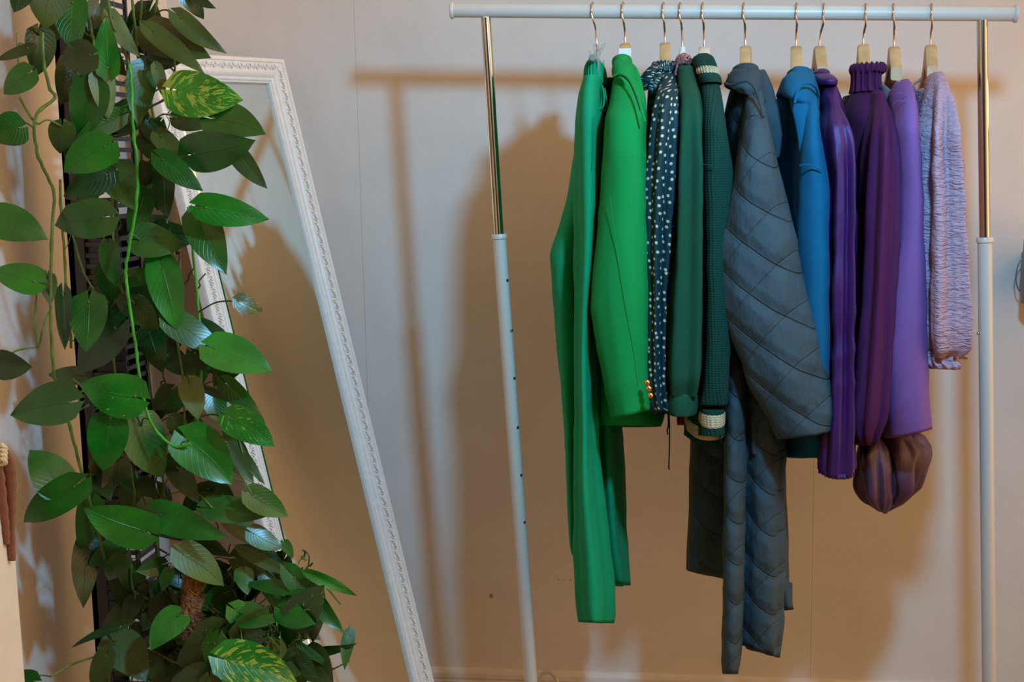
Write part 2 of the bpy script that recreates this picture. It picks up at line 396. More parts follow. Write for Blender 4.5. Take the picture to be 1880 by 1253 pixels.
# ------------------------------------------------------------------ garment lofts
P_room = P
def P(px, py, y): return P_room(px, py, y-.10)      # the rail hangs 0.45 m off the wall; cloth depths below are noted from 0.35
def pchip(xs, ys, x):
    # monotone-ish cubic interpolation
    i = 0
    while i < len(xs)-2 and x > xs[i+1]: i += 1
    h = xs[i+1]-xs[i]; t = (x-xs[i])/h
    def sl(k):
        if k <= 0: return (ys[1]-ys[0])/(xs[1]-xs[0])
        if k >= len(xs)-1: return (ys[-1]-ys[-2])/(xs[-1]-xs[-2])
        a = (ys[k]-ys[k-1])/(xs[k]-xs[k-1]); b = (ys[k+1]-ys[k])/(xs[k+1]-xs[k])
        return 0 if a*b <= 0 else 2*a*b/(a+b)
    m0, m1 = sl(i), sl(i+1)
    return ((2*t**3-3*t*t+1)*ys[i]+(t**3-2*t*t+t)*h*m0+(-2*t**3+3*t*t)*ys[i+1]+(t**3-t*t)*h*m1)
def loft(name, rows, mat, parent, folds=(), n=64, m=70, expo=.8, wr=0, wsc=14, cuff=True, mirror=None, slant=0, seed=0, jig=0, crs=.0028, dome=0, top_close=True, hem=0, mats=None):
    """rows: (py, x left, x right, y centre, y half depth). A closed cloth tube with folds.
    folds: (count, amplitude, phase, drift, from, to)"""
    if dome:
        a = rows[0]; cx = (a[1]+a[2])/2; h = (a[2]-a[1])/2
        rows = [(a[0]-dome*math.cos(f), cx-h*math.sin(f), cx+h*math.sin(f), a[3], a[4]*math.sin(f)) for f in (.10, .35, .65, .95, 1.25)]+list(rows)
    if name == 'bodice': rows = [(r[0], r[1], r[2], r[3], r[4]*.78) for r in rows]
    rows = [(r[0], r[1], r[2], r[3]-.10, r[4]) for r in rows]; ys = [r[0] for r in rows]
    def col(k): return [r[k] for r in rows]
    V = []; UV = []; F = []
    sv = Vector((seed*3.1, seed*1.7, 0))
    for j in range(m+1):
        t = j/m; py = ys[0]+(ys[-1]-ys[0])*t
        xl, xr, yc, dy = (pchip(ys, col(k), py) for k in (1, 2, 3, 4))
        a, b = P_room(xl, py, yc), P_room(xr, py, yc); cx = (a.x+b.x)/2; hx = max(.001, (b.x-a.x)/2); z0 = (a.z+b.z)/2
        per = 2*(hx+dy)
        for i in range(n):
            th = 2*math.pi*i/n; c, s = math.cos(th), math.sin(th)
            q = 1.0
            for fo in folds:
                cnt, amp, ph, dr, f0, f1 = fo
                g = min(1, max(0, (t-f0)/max(1e-3, f1-f0))) if f1 > f0 else 1
                w = math.sin(cnt*th+ph+dr*t+.6*math.sin(3.1*t+ph))
                q += amp*g*(w+.35*w*abs(w))/max(hx, .02)
            x = cx+hx*math.copysign(abs(c)**expo, c)*q
            y = yc+dy*math.copysign(abs(s)**expo, s)*(1+(q-1)*.5)
            z = z0+slant*hx*(c if slant > -.4 else c+1)*(t**3 if slant > -.4 else t*t)-(y-yc)*(CAMH-z0)/2.2*(t**8)*(1 if cuff else 0)
            p = Vector((x, y, z))
            g = (.25+.75*min(1, t*3))
            out = Vector((c, s*.6, 0))
            # soft hanging creases: ridged noise drawn out down the cloth, plus short slanting ones
            r1 = 1-abs(noise.noise(Vector((x*26+z*2.2, y*20, z*4.2))+sv))*2.4
            r2 = 1-abs(noise.noise(Vector((x*14-z*9, y*12+z*4, z*12))+sv*2))*2.4
            p += out*(crs*g*(.6*max(-.6, r1)+.55*max(-.6, r2)))
            if wr:
                nv = noise.noise_vector(Vector((x*wsc, y*wsc*.6, z*wsc*.55))+sv)
                p += Vector((nv.x, nv.y, nv.z*.3))*wr*g
            if jig and j == m: p.z += jig*math.sin(th*3+seed)
            V.append(p); UV.append((i/n*per, -p.z))
    for j in range(m):
        for i in range(n):
            F.append((j*n+i, j*n+(i+1) % n, (j+1)*n+(i+1) % n, (j+1)*n+i))
    if top_close:
        c = sum((V[i] for i in range(n)), Vector())/n; V.append(c); UV.append((0, 0)); k = len(V)-1
        for i in range(n): F.append((k, (i+1) % n, i))
    if cuff:    # turned-in hem, open inside
        base = m*n; c = sum((V[base+i] for i in range(n)), Vector())/n
        prev = base; hk = min(1, abs(V[0].z-V[base].z)*.3/.05)
        for sc, dz in ((.93, .001), (.84, .012), (.80, .05)):
            st = len(V)
            for i in range(n):
                q = V[base+i]; V.append(Vector((c.x+(q.x-c.x)*sc, c.y+(q.y-c.y)*sc, q.z+dz*hk))); UV.append(UV[base+i])
            for i in range(n): F.append((prev+i, prev+(i+1) % n, st+(i+1) % n, st+i))
            prev = st
        V.append(c+Vector((0, 0, .05*hk))); UV.append((0, 0)); k = len(V)-1
        for i in range(n): F.append((prev+i, prev+(i+1) % n, k))
    if mirror is not None:
        V = [Vector((2*mirror-p.x, 2*RY-p.y, p.z)) for p in V]
    return mesh_obj(name, V, F, mats or mat, parent, uvs=UV)
def ribbon(name, pts, half, thick, mat, parent, side=None, n=8, gather=0):
    """a flat band of cloth along pts; half = half width, side = width direction"""
    p = smooth_path(pts, n); V = []; F = []; UV = []
    hs = half if isinstance(half, (list, tuple)) else [half]*len(pts)
    K = 8
    for i, q in enumerate(p):
        u = i/(len(p)-1)*(len(hs)-1); k = min(int(u), len(hs)-2); h = hs[k]+(hs[k+1]-hs[k])*(u-k)
        t = (p[min(i+1, len(p)-1)]-p[max(i-1, 0)]).normalized()
        sd = Vector(side) if side is not None else Vector((0, -1, 0))
        sd = (sd-t*sd.dot(t)).normalized(); nn = t.cross(sd)
        for a in range(K):
            th = 2*math.pi*a/K
            V.append(q+sd*math.cos(th)*h*(1+gather*math.sin(i*1.9))+nn*math.sin(th)*thick*(1+gather*2*math.sin(i*1.9+a))); UV.append((a/K*2*h, i*.01))
    for i in range(len(p)-1):
        for a in range(K): F.append((i*K+a, i*K+(a+1) % K, (i+1)*K+(a+1) % K, (i+1)*K+a))
    F += [tuple(range(K-1, -1, -1)), tuple(len(V)-K+a for a in range(K))]
    return mesh_obj(name, V, F, mat, parent, uvs=UV)
def collar(name, outer, inner, mat, parent, y=-.35, dy=.06, yk=0):
    pass
def torus_band(name, c, rx, ry, rz, mat, parent, tilt=(0, 0, 0), n=56, m=12, ripple=0, rc=0, power=1):
    """closed roll of cloth round the neck: ellipse rx, ry in plan, section rz high"""
    V = []; F = []; UV = []
    M = Matrix.Rotation(tilt[0], 3, 'X') @ Matrix.Rotation(tilt[1], 3, 'Y') @ Matrix.Rotation(tilt[2], 3, 'Z')
    for i in range(n):
        th = 2*math.pi*i/n; rp = 1+ripple*math.sin(rc*th)
        for j in range(m):
            ph = 2*math.pi*j/m; r = .0045*rp; hz = rz*(1+ripple*.5*math.sin(rc*th+1))
            V.append(Vector(c)+M @ Vector(((rx+r*math.cos(ph))*math.cos(th), (ry+r*math.cos(ph))*math.sin(th), hz*math.sin(ph)))); UV.append((i/n*.4, j/m*.05))
    for i in range(n):
        for j in range(m): F.append((i*m+j, ((i+1) % n)*m+j, ((i+1) % n)*m+(j+1) % m, i*m+(j+1) % m))
    return mesh_obj(name, V, F, mat, parent, uvs=UV)
Y0 = -.35
def quilt_fold():
    m = fabric('quilted_slate_cloth', (50, 70, 78), rough=.62, sheen=.15, weave=1500, wv=.10, spec=.4)
    sp = m.n.new('ShaderNodeSeparateXYZ'); m.l.new(m.tc('Object'), sp.inputs[0])
    x = m.math('SUBTRACT', sp.outputs['X'], m.math('MULTIPLY', sp.outputs['Y'], .5)); z = sp.outputs['Z']
    for kx, spc, wdt, ph in ((.64, .074, 1.0, .1), (-1.05, .100, .5, .35)):
        s = m.math('MULTIPLY', m.math('ADD', z, m.math('MULTIPLY', x, kx)), 1/spc)
        s = m.math('ADD', m.math('ADD', s, ph), m.math('MULTIPLY', m.noise(9), .10))
        fr = m.math('ABSOLUTE', m.math('SUBTRACT', m.math('FRACT', s), .5))
        m.height(m.math('SUBTRACT', 1.0, m.ramp(fr, .0, .03)), -1.3*wdt)
        m.height(m.ramp(fr, .0, .30), 2.0*wdt)
        m.c = m.mix(m.math('MULTIPLY', m.math('SUBTRACT', 1.0, m.ramp(fr, .0, .012)), 0.28*wdt), m.c, (.018, .028, .036, 1))
    m.height(m.noise(26, detail=3, stretch=(1, 1, .5)), 5.5)
    return m.done(.9, .0028)
def dot_fabric():
    m = fabric('dotted_crepe', (9, 48, 56), rough=.6, sheen=.1, weave=1400, wv=.1)
    v = m.n.new('ShaderNodeTexVoronoi'); v.voronoi_dimensions = '2D'; v.inputs['Scale'].default_value = 104; v.inputs['Randomness'].default_value = .6
    mp = m.n.new('ShaderNodeMapping'); mp.inputs['Scale'].default_value = (1, 1, .72); m.l.new(m.tc('UV'), mp.inputs[0]); mp.inputs['Scale'].default_value = (1, .72, 1)
    m.l.new(mp.outputs[0], v.inputs['Vector'])
    k = m.math('SUBTRACT', 1.0, m.ramp(v.outputs['Distance'], .16, .22))
    m.c = m.mix(k, m.c, (.46, .48, .33, 1)); return m.done(.6, .0006)
def knit_fabric(name, rgb, stripes=False):
    m = fabric(name, rgb, rough=.95, sheen=.35, weave=900, wv=.12)
    u, v = m.uv()
    w = m.math('SINE', m.math('MULTIPLY', u, 900.0)); w2 = m.math('SINE', m.math('ADD', m.math('MULTIPLY', v, 1500.0), m.math('MULTIPLY', w, 1.2)))
    m.height(w, .55); m.height(w2, .35)
    return m.done(.9, .0012)
F_TEAL = fabric('teal_green_suiting', (2, 140, 92), rough=.8, wrinkle=1.2, wsc=16, strch=(1, 1, .3)).done(.5, .0015)
F_GREEN = fabric('bright_green_suiting', (3, 132, 62), rough=.85, wrinkle=.8, wsc=12).done(.5, .0015)
F_DOTS = dot_fabric()
F_VELV = fabric('bottle_green_crepe', (10, 68, 48), rough=.85, sheen=.35, wrinkle=.8, wsc=24, strch=(1, 1, .12)).done(.5, .0014)
F_KNIT = knit_fabric('dark_green_knit', (7, 56, 46))
F_CREAM = knit_fabric('cream_knit', (176, 170, 140))
F_QUILT = quilt_fold()
F_SLATE = fabric('slate_cotton', (48, 64, 72), rough=.75, wrinkle=.6).done(.5, .001)
F_BLUE = fabric('petrol_blue_wool', (5, 84, 118), rough=.95, sheen=.35, weave=900, wv=.12, wrinkle=.5).done(.6, .0013)
F_SATIN = fabric('purple_satin', (54, 18, 84), rough=.4, sheen=.1, spec=.7, wrinkle=2.2, wsc=26, strch=(1, 1, .1), metal=.25).done(.6, .0018)
F_PLUM = fabric('plum_crepe', (68, 20, 62), rough=.8, sheen=.3, wrinkle=1.0, wsc=26, strch=(1, 1, .12)).done(.5, .0014)
F_MAUVE = fabric('dusky_mauve_satin', (64, 34, 58), rough=.42, spec=.6, wrinkle=1.5, wsc=30, strch=(1, 1, .5)).done(.5, .0015)
F_VIOLET = fabric('lavender_suiting', (108, 74, 132), rough=.75, sheen=.2, wrinkle=.5, wsc=12).done(.5, .0013)
F_LINING = fabric('pale_lining', (150, 138, 140), rough=.5).done(.3, .001)
def crinkle():
    m = fabric('lilac_crinkle_cloth', (166, 138, 154), rough=.7, sheen=.2, weave=1200, wv=.06)
    mp = m.n.new('ShaderNodeMapping'); mp.inputs['Rotation'].default_value = (0, .5, 0); mp.inputs['Scale'].default_value = (55, 55, 190); m.l.new(m.tc('Object'), mp.inputs[0])
    n = m.n.new('ShaderNodeTexNoise'); n.inputs['Scale'].default_value = 1; n.inputs['Detail'].default_value = 3; n.inputs['Distortion'].default_value = .8; m.l.new(mp.outputs[0], n.inputs[0])
    m.height(n.outputs['Fac'], 4.5); m.height(m.noise(30, stretch=(1, 1, .2)), 2.0)
    return m.done(.8, .0028)
F_LILAC = crinkle()
M_GOLD = Mat('brass_button', (.72, .38, .13, 1), .25, metal=1).done()
M_CORD = fabric('black_cord', (14, 20, 26)).done(.3, .001)
M_THREAD = Mat('stitching', (.01, .03, .03, 1), .9).done()
def seam(name, pts, mat, parent, r=.0008, col=None):
    b = MB(); b.tube(smooth_path(pts, 5), r, n=6); return b.build(name, col or mat, parent)
def base(key, name, label, cat):
    t = HX[key]; return empty(name, (t.x, RY, t.z-.03), label, cat)
YN = -.53     # depth of the sleeves that face the viewer
# 1 teal green trousers, folded over the clip hanger
g = base('trousers', 'trousers', 'teal green wide leg trousers with a gathered waist hung from clear clips', 'trousers')
wb = loft('waistband', [(115, 1084, 1103, Y0, .10), (122, 1079, 1108, Y0, .115), (140, 1076, 1111, Y0, .12), (158, 1075, 1112, Y0, .125)], F_TEAL, g, folds=((34, .0008, 0, .3, 0, 0),), n=140, m=24, dome=5, cuff=False)
lg = loft('trouser_leg', [(146, 1074, 1107, -.40, .125), (180, 1064, 1108, -.42, .11), (230, 1060, 1108, -.45, .09), (350, 1058, 1110, -.46, .085), (450, 1060, 1106, -.46, .085), (600, 1060, 1092, -.46, .08), (800, 1060, 1094, -.46, .08), (950, 1060, 1107, -.46, .08), (1060, 1061, 1120, -.46, .08), (1115, 1064, 1124, -.46, .08), (1144, 1070, 1120, -.46, .078)], F_TEAL, g, folds=((4, .004, .6, 1.2, .02, .3), (9, .0012, 2, 2, .05, .4)), slant=0, m=110, wr=.003, seed=1, dome=9)
loft('trouser_leg', [(150, 1083, 1110, -.30, .12), (250, 1078, 1112, -.27, .13), (400, 1075, 1118, -.26, .13), (600, 1076, 1128, -.26, .12), (780, 1082, 1134, -.26, .12), (1000, 1092, 1146, -.26, .11), (1074, 1100, 1153, -.26, .10)], F_TEAL, g, folds=((5, .005, .2, .9, .05, .4),), m=90, wr=.004, seed=2)
loft('side_panel', [(175, 1066, 1090, -.34, .10), (250, 1061, 1092, -.34, .12), (350, 1049, 1092, -.34, .13), (400, 1036, 1092, -.34, .13), (440, 1023, 1092, -.34, .13), (468, 1017, 1090, -.34, .13), (500, 1018, 1088, -.34, .125), (600, 1026, 1088, -.34, .12), (760, 1038, 1085, -.34, .11), (900, 1046, 1082, -.34, .10), (1000, 1049, 1078, -.34, .09), (1020, 1053, 1070, -.34, .08)], F_TEAL, g, folds=((3, .004, 1.6, .5, .1, .4), (7, .0012, 0, 2, .1, .4)), m=100, wr=.003, seed=3)
for k, (o_, yy) in enumerate((((1106, 158), -.49), ((1110, 162), -.47))):
    pts = [P(o_[0], o_[1], yy), P(o_[0]+3, o_[1]+20, yy-.01), P(o_[0]+2+k*3, o_[1]+36, yy-.012), P(o_[0]-4+k*2, o_[1]+42, yy-.01), P(o_[0]-2, o_[1]+28, yy-.004), P(o_[0], o_[1]+5, yy)]
    ribbon('drawstring', pts, .003, .0015, F_TEAL, wb)
seam('pocket_welt', [P(1090, 215, -.545), P(1090, 260, -.548), P(1087, 312, -.551)], None, lg, .0004, M_THREAD)
# 2 bright green blazer
g = base('blazer', 'blazer', 'bright green tailored blazer with brass cuff buttons hung beside the teal trousers', 'blazer')
loft('bodice', [(128, 1130, 1165, Y0, .05), (150, 1126, 1172, Y0, .09), (185, 1121, 1180, Y0, .14), (230, 1116, 1187, Y0, .185), (300, 1112, 1192, Y0, .19), (450, 1104, 1197, Y0, .18), (600, 1096, 1204, Y0, .18), (700, 1092, 1210, Y0, .18), (765, 1091, 1213, Y0, .18), (783, 1096, 1208, Y0, .17)], F_GREEN, g, dome=8, folds=((3, .004, .5, .5, .3, .6),), m=70, wr=.002, seed=4, expo=.7)
slv = [(136, 1131, 1172, -.41, .05), (155, 1125, 1179, -.44, .06), (190, 1120, 1186, -.49, .065), (220, 1113, 1188, -.52, .07), (300, 1110, 1187, YN, .07), (400, 1104, 1189, YN, .07), (480, 1096, 1190, YN, .07), (550, 1093, 1190, YN, .068), (620, 1100, 1189, YN, .062), (700, 1116, 1188, YN, .056), (762, 1129, 1190, YN, .052)]
sl = loft('sleeve', slv, F_GREEN, g, folds=((2, .003, .8, 1.2, .1, .3), (5, .0012, 2, 2, .2, .5)), m=80, wr=.003, dome=8, seed=5, slant=.28)
loft('sleeve', slv, F_GREEN, g, folds=((2, .003, .8, 1.2, .1, .3),), m=50, wr=.003, seed=6, mirror=HX['blazer'].x-.01)
loft('collar', [(112, 1125, 1160, -.395, .055), (118, 1125, 1168, -.40, .07), (128, 1125, 1175, -.41, .088), (136, 1126, 1180, -.42, .096), (140, 1128, 1181, -.42, .096)], F_GREEN, g, dome=12, m=44, n=56, expo=.9, cuff=True, slant=-.95)
ribbon('lapel', [P(1164, 128, -.46), P(1170, 155, -.49), P(1177, 190, -.53), P(1184, 222, -.545)], [.006, .009, .008, .002], .0025, F_GREEN, g, side=(1, -.25, 0))
seam('collar_edge', [P(1127, 139, -.515), P(1140, 136, -.522), P(1155, 146, -.54), P(1168, 172, -.57), P(1177, 200, -.60), P(1184, 224, -.605)], None, g, .0022, F_GREEN)
seam('collar_fold', [P(1127, 142, -.512), P(1140, 139.5, -.519), P(1154, 150, -.537), P(1166, 175, -.567), P(1175, 203, -.598)], None, g, .0009, M_THREAD)
for px, py in ((1187, 702), (1190, 713), (1193, 726)):
    b = MB(); c = P(px+1, py, -.600); b.lathe(c, [(.0035, .002), (.0052, 0), (.0055, -.002), (.004, -.0045), (.002, -.0055), (0, -.0058)], 20, axis=(-.25, 1, 0)); b.build('button', M_GOLD, sl)
seam('sleeve_seam', [P(1120, 360, -.602), P(1130, 440, -.604), P(1150, 560, -.602), P(1168, 640, -.596), P(1176, 700, -.590)], None, sl, .0006, F_GREEN)
# 3 polka dot blouse
g = base('dots', 'blouse', 'dark teal blouse with cream polka dots and a frilled neck tie', 'blouse')
loft('bodice', [(118, 1212, 1228, Y0, .03), (124, 1196, 1238, Y0, .05), (150, 1192, 1240, Y0, .09), (180, 1190, 1246, Y0, .15), (230, 1188, 1248, Y0, .17), (400, 1184, 1246, Y0, .16), (600, 1188, 1244, Y0, .15), (760, 1196, 1240, Y0, .14)], F_DOTS, g, dome=8, folds=((9, .003, 0, 1, .1, .3),), m=60, wr=.002, seed=7)
slv = [(138, 1214, 1238, -.41, .04), (157, 1210, 1243, -.45, .045), (172, 1206, 1247, -.49, .06), (200, 1200, 1247, -.52, .06), (260, 1195, 1244, YN, .06), (340, 1190, 1240, YN, .06), (430, 1190, 1234, YN, .055), (560, 1194, 1224, YN, .05), (680, 1195, 1221, YN, .045), (740, 1198, 1226, YN, .045), (758, 1202, 1228, YN, .04)]
loft('sleeve', slv, F_DOTS, g, folds=((7, .0035, .4, .8, .02, .15), (3, .003, 2, 1, .2, .4)), m=80, n=80, seed=8)
loft('sleeve', slv, F_DOTS, g, folds=((7, .0035, .4, .8, .02, .15),), m=40, seed=9, mirror=HX['dots'].x)
torus_band('neck_frill', P(1219, 126, Y0), .019, .055, .010, F_DOTS, g, ripple=.35, rc=17)
ribbon('neck_tie', [P(1210, 128, -.41), P(1198, 128, -.44), P(1189, 140, -.46), P(1187, 155, -.46), P(1190, 164, -.46)], [.006, .012, .016, .013, .006], .006, F_DOTS, g, side=(.8, -.5, .3), gather=.18)
ribbon('neck_tie', [P(1208, 130, -.42), P(1204, 145, -.46), P(1197, 158, -.47), P(1192, 163, -.47)], [.006, .010, .011, .004], .005, F_DOTS, g, side=(.9, -.3, .2), gather=.2)
for k, (x, yb) in enumerate(((1227, 798), (1229, 863))):
    ribbon('hanging_tie', [P(x-1, 740, -.40+.01*k), P(x, 780, -.40+.01*k), P(x-2+k*2, (780+yb)/2, -.40+.01*k), P(x+k*1-2, yb-6, -.40+.01*k), P(x-1+k, yb, -.40+.01*k)], [.0018, .0018, .0018, .0022, .0028], .0012, M_CORD, g)
# 4 bottle green blouse with beaded collar
g = base('jewel', 'blouse', 'bottle green blouse with a sparkling beaded collar and gathered cuffs', 'blouse')
loft('bodice', [(116, 1243, 1267, Y0, .05), (126, 1241, 1270, Y0, .06), (150, 1240, 1276, Y0, .10), (190, 1240, 1284, Y0, .16), (240, 1239, 1290, Y0, .18), (400, 1238, 1296, Y0, .17), (600, 1234, 1300, Y0, .16), (764, 1238, 1298, Y0, .15)], F_VELV, g, dome=8, folds=((8, .002, 0, 1, .1, .3),), m=60, wr=.002, seed=10)
slv = [(124, 1246, 1271, -.40, .05), (150, 1244, 1278, -.44, .055), (185, 1244, 1287, -.49, .065), (230, 1242, 1292, -.52, .07), (350, 1240, 1294, YN, .07), (480, 1235, 1293, YN, .07), (600, 1227, 1292, YN, .07), (680, 1224, 1290, YN, .07), (718, 1226, 1284, YN, .055)]
loft('sleeve', slv, F_VELV, g, folds=((6, .004, .9, .7, .05, .3), (11, .0012, 0, 1, .5, 1)), m=80, n=80, seed=11, cuff=False)
loft('sleeve', slv, F_VELV, g, folds=((6, .004, .9, .7, .05, .3),), m=40, seed=12, mirror=HX['jewel'].x)
loft('cuff', [(714, 1230, 1278, YN, .050), (722, 1225, 1279, YN, .056), (740, 1225, 1280, YN, .058), (757, 1228, 1278, YN, .056), (764, 1236, 1270, YN, .05)], F_VELV, g, folds=((3, .002, .4, 1, 0, 0),), m=20, wr=.002, seed=13)
bm = MB(); rnd = random.Random(5)
beads = []
for s in range(420):
    u, w = rnd.uniform(0, 1), rnd.uniform(0, 2*math.pi); f = (u**.5)*1.45
    c = P(1255, 124, Y0-.005)
    p = c+Vector((math.sin(f)*math.cos(w)*.0165, math.sin(f)*math.sin(w)*.058, .0235*math.cos(f))); r = rnd.uniform(.0013, .0026)
    bm.lathe(p, [(0, r), (r*.8, r*.6), (r, 0), (r*.8, -r*.6), (0, -r)], 6)
for s in range(60):
    t = s/59; sg = 1 if s % 2 else -1
    p = P(1263+14*t if sg > 0 else 1244-4*t, 116+(36*t if sg > 0 else 22*t), -.40-.05*t)+Vector((rnd.uniform(-.001, .001), rnd.uniform(-.003, .003), 0))
    r = rnd.uniform(.0014, .0024); bm.lathe(p, [(0, r), (r, 0), (0, -r)], 6)
bm.build('beaded_collar', Mat('rose_beads', (.42, .26, .33, 1), .16, metal=.8).done(), g, smooth=False)
# 5 knitted jumper
g = base('knit', 'jumper', 'dark green knitted jumper with cream stripes at the ribbed collar and hem', 'jumper')
loft('bodice', [(140, 1281, 1312, Y0, .06), (165, 1282, 1318, Y0, .12), (200, 1284, 1326, Y0, .17), (260, 1282, 1333, Y0, .19), (400, 1280, 1338, Y0, .18), (600, 1272, 1340, Y0, .18), (735, 1262, 1338, Y0, .17)], F_KNIT, g, dome=8, m=60, wr=.002, seed=14, cuff=False)
rib = loft('hem_rib', [(733, 1262, 1338, Y0, .17), (750, 1260, 1337, Y0, .168), (800, 1258, 1334, Y0, .16)], F_KNIT, g, folds=((40, .0007, 0, 0, 0, 0),), n=160, m=12)
loft('hem_stripe', [(751, 1259, 1338, Y0, .1705), (753, 1258.4, 1338.4, Y0, .1715), (770, 1258, 1337, Y0, .1705), (773, 1259, 1336, Y0, .168)], F_CREAM, rib, n=120, m=10, cuff=False, top_close=False)
slv = [(150, 1284, 1318, -.42, .06), (190, 1288, 1326, -.48, .065), (240, 1290, 1332, -.52, .07), (320, 1292, 1339, YN, .07), (450, 1296, 1340, YN, .07), (600, 1296, 1336, YN, .068), (700, 1292, 1332, YN, .064), (745, 1286, 1330, YN, .056)]
loft('sleeve', slv, F_KNIT, g, folds=((3, .003, 2.5, 1, .1, .3),), m=80, seed=15, wr=.002)
rib = loft('cuff_rib', [(743, 1286, 1330, YN, .056), (750, 1285, 1329, YN, .056), (800, 1284, 1328, YN, .052)], F_KNIT, g, folds=((26, .0006, 0, 0, 0, 0),), n=130, m=14)
loft('cuff_stripe', [(751, 1284.5, 1330, YN, .058), (753, 1284, 1330, YN, .0585), (773, 1284, 1329.5, YN, .0575), (775, 1285, 1328.5, YN, .056)], F_CREAM, rib, n=100, m=8, cuff=False, top_close=False)
loft('sleeve', slv, F_KNIT, g, folds=((3, .003, 2.5, 1, .1, .3),), m=50, seed=16, mirror=HX['knit'].x)
seam('shoulder_seam', [P(1291, 302, -.602), P(1301, 303, -.605), P(1311, 309, -.605)], None, g, .0009, F_KNIT)
loft('collar_rib', [(100, 1282, 1300, -.37, .03), (106, 1275, 1307, -.38, .05), (118, 1272, 1311, -.39, .065), (127, 1274, 1313, -.40, .072)], F_KNIT, g, folds=((34, .0010, 0, 0, 0, 0),), n=150, m=14, cuff=False)
loft('collar_stripe', [(126, 1275, 1313, -.40, .072), (128, 1276, 1315, -.40, .076), (138, 1278, 1317, -.405, .082), (140, 1280, 1317, -.405, .082)], F_CREAM, g, folds=((30, .0010, 0, 0, 0, 0),), n=130, m=10, cuff=False)
loft('collar_base', [(138, 1279, 1317, -.405, .08), (146, 1280, 1320, -.41, .088), (156, 1283, 1322, -.42, .085)], F_KNIT, g, n=90, m=8, cuff=False)
loft('care_label', [(762, 1246, 1258, -.34, .02), (766, 1244, 1258, -.34, .02), (781, 1245, 1258, -.34, .02)], Mat('red_label', (.25, .01, .015, 1), .7).done(), g, m=6, n=16)
# 6 quilted coat
g = base('quilt', 'coat', 'long slate grey quilted coat with a diamond stitched sleeve and open skirt', 'coat')
loft('bodice', [(150, 1346, 1396, Y0, .08), (180, 1336, 1404, Y0, .13), (215, 1330, 1412, Y0, .18), (260, 1327, 1420, Y0, .20), (400, 1326, 1432, Y0, .19), (600, 1326, 1436, Y0, .18), (800, 1326, 1436, Y0, .17)], F_QUILT, g, dome=8, folds=((4, .003, .3, .5, .2, .4),), m=60, wr=.003, seed=17, cuff=False)
loft('skirt_front', [(560, 1334, 1362, -.47, .05), (640, 1330, 1364, -.48, .055), (800, 1329, 1366, -.48, .06), (950, 1328, 1366, -.48, .06), (1100, 1328, 1361, -.48, .06), (1200, 1327, 1358, -.48, .055), (1238, 1327, 1352, -.48, .05)], F_QUILT, g, folds=((3, .002, 1, 1, .2, .4),), m=70, wr=.003, seed=18)
loft('skirt_side', [(560, 1352, 1425, -.43, .07), (700, 1354, 1434, -.44, .07), (850, 1358, 1438, -.44, .07), (1000, 1359, 1436, -.44, .065), (1120, 1358, 1433, -.44, .06), (1196, 1360, 1426, -.44, .055)], F_QUILT, g, folds=((4, .004, .2, .7, .1, .3),), m=70, wr=.006, seed=19, slant=-.35)
loft('skirt_back', [(700, 1280, 1350, -.27, .09), (800, 1270, 1350, -.27, .09), (920, 1265, 1350, -.27, .09), (1056, 1260, 1350, -.27, .085)], F_QUILT, g, folds=((3, .003, .4, .5, .1, .3),), m=50, wr=.004, seed=20, slant=-.25)
loft('skirt_vent', [(740, 1418, 1438, -.30, .06), (900, 1420, 1440, -.30, .06), (1060, 1424, 1444, -.30, .06), (1120, 1430, 1452, -.30, .055)], F_QUILT, g, m=40, wr=.003, seed=21)
slv = [(158, 1366, 1398, -.42, .05), (182, 1365, 1402, -.46, .06), (212, 1364, 1406, -.50, .068), (250, 1360, 1414, -.53, .075), (300, 1352, 1420, -.55, .08), (350, 1345, 1428, -.55, .08), (400, 1334, 1440, -.55, .08), (450, 1326, 1454, -.55, .08), (500, 1326, 1465, -.55, .08), (550, 1332, 1477, -.55, .08), (600, 1345, 1489, -.55, .08), (650, 1366, 1499, -.55, .078), (700, 1386, 1508, -.55, .075), (750, 1410, 1518, -.55, .07), (785, 1424, 1523, -.55, .066), (800, 1433, 1521, -.55, .062)]
loft('sleeve', slv, F_QUILT, g, folds=((2, .004, .5, 1.5, .1, .3), (5, .0022, 1, 3, .3, .5)), m=110, n=90, wr=.007, wsc=22, seed=22, slant=.16)
loft('sleeve', slv, F_QUILT, g, m=50, wr=.004, seed=23, mirror=HX['quilt'].x+.0)
loft('collar', [(128, 1346, 1391, -.385, .055), (133, 1342, 1397, -.395, .075), (142, 1337, 1402, -.40, .088), (152, 1333, 1403, -.41, .095), (157, 1331, 1398, -.41, .092)], F_SLATE, g, dome=12, m=40, n=64, slant=-.5, wr=.002)
ribbon('lapel', [P(1392, 132, -.44), P(1402, 165, -.47), P(1410, 205, -.50), P(1419, 250, -.50), P(1424, 290, -.49)], [.012, .016, .018, .016, .006], .004, F_SLATE, g, side=(1, -.25, 0))
ribbon('pocket_flap', [P(1395, 756, -.505), P(1395, 790, -.507), P(1397, 835, -.508)], [.016, .016, .016], .0015, F_SLATE, g, side=(1, 0, 0))
seam('collar_edge', [P(1331, 153, -.49), P(1342, 156, -.51), P(1358, 151, -.525), P(1374, 150, -.535), P(1387, 164, -.545), P(1396, 190, -.57), P(1402, 215, -.58)], None, g, .0026, F_SLATE)
seam('armhole_seam', [P(1372, 214, -.565), P(1384, 211, -.572), P(1397, 216, -.572)], None, g, .0009, F_SLATE)
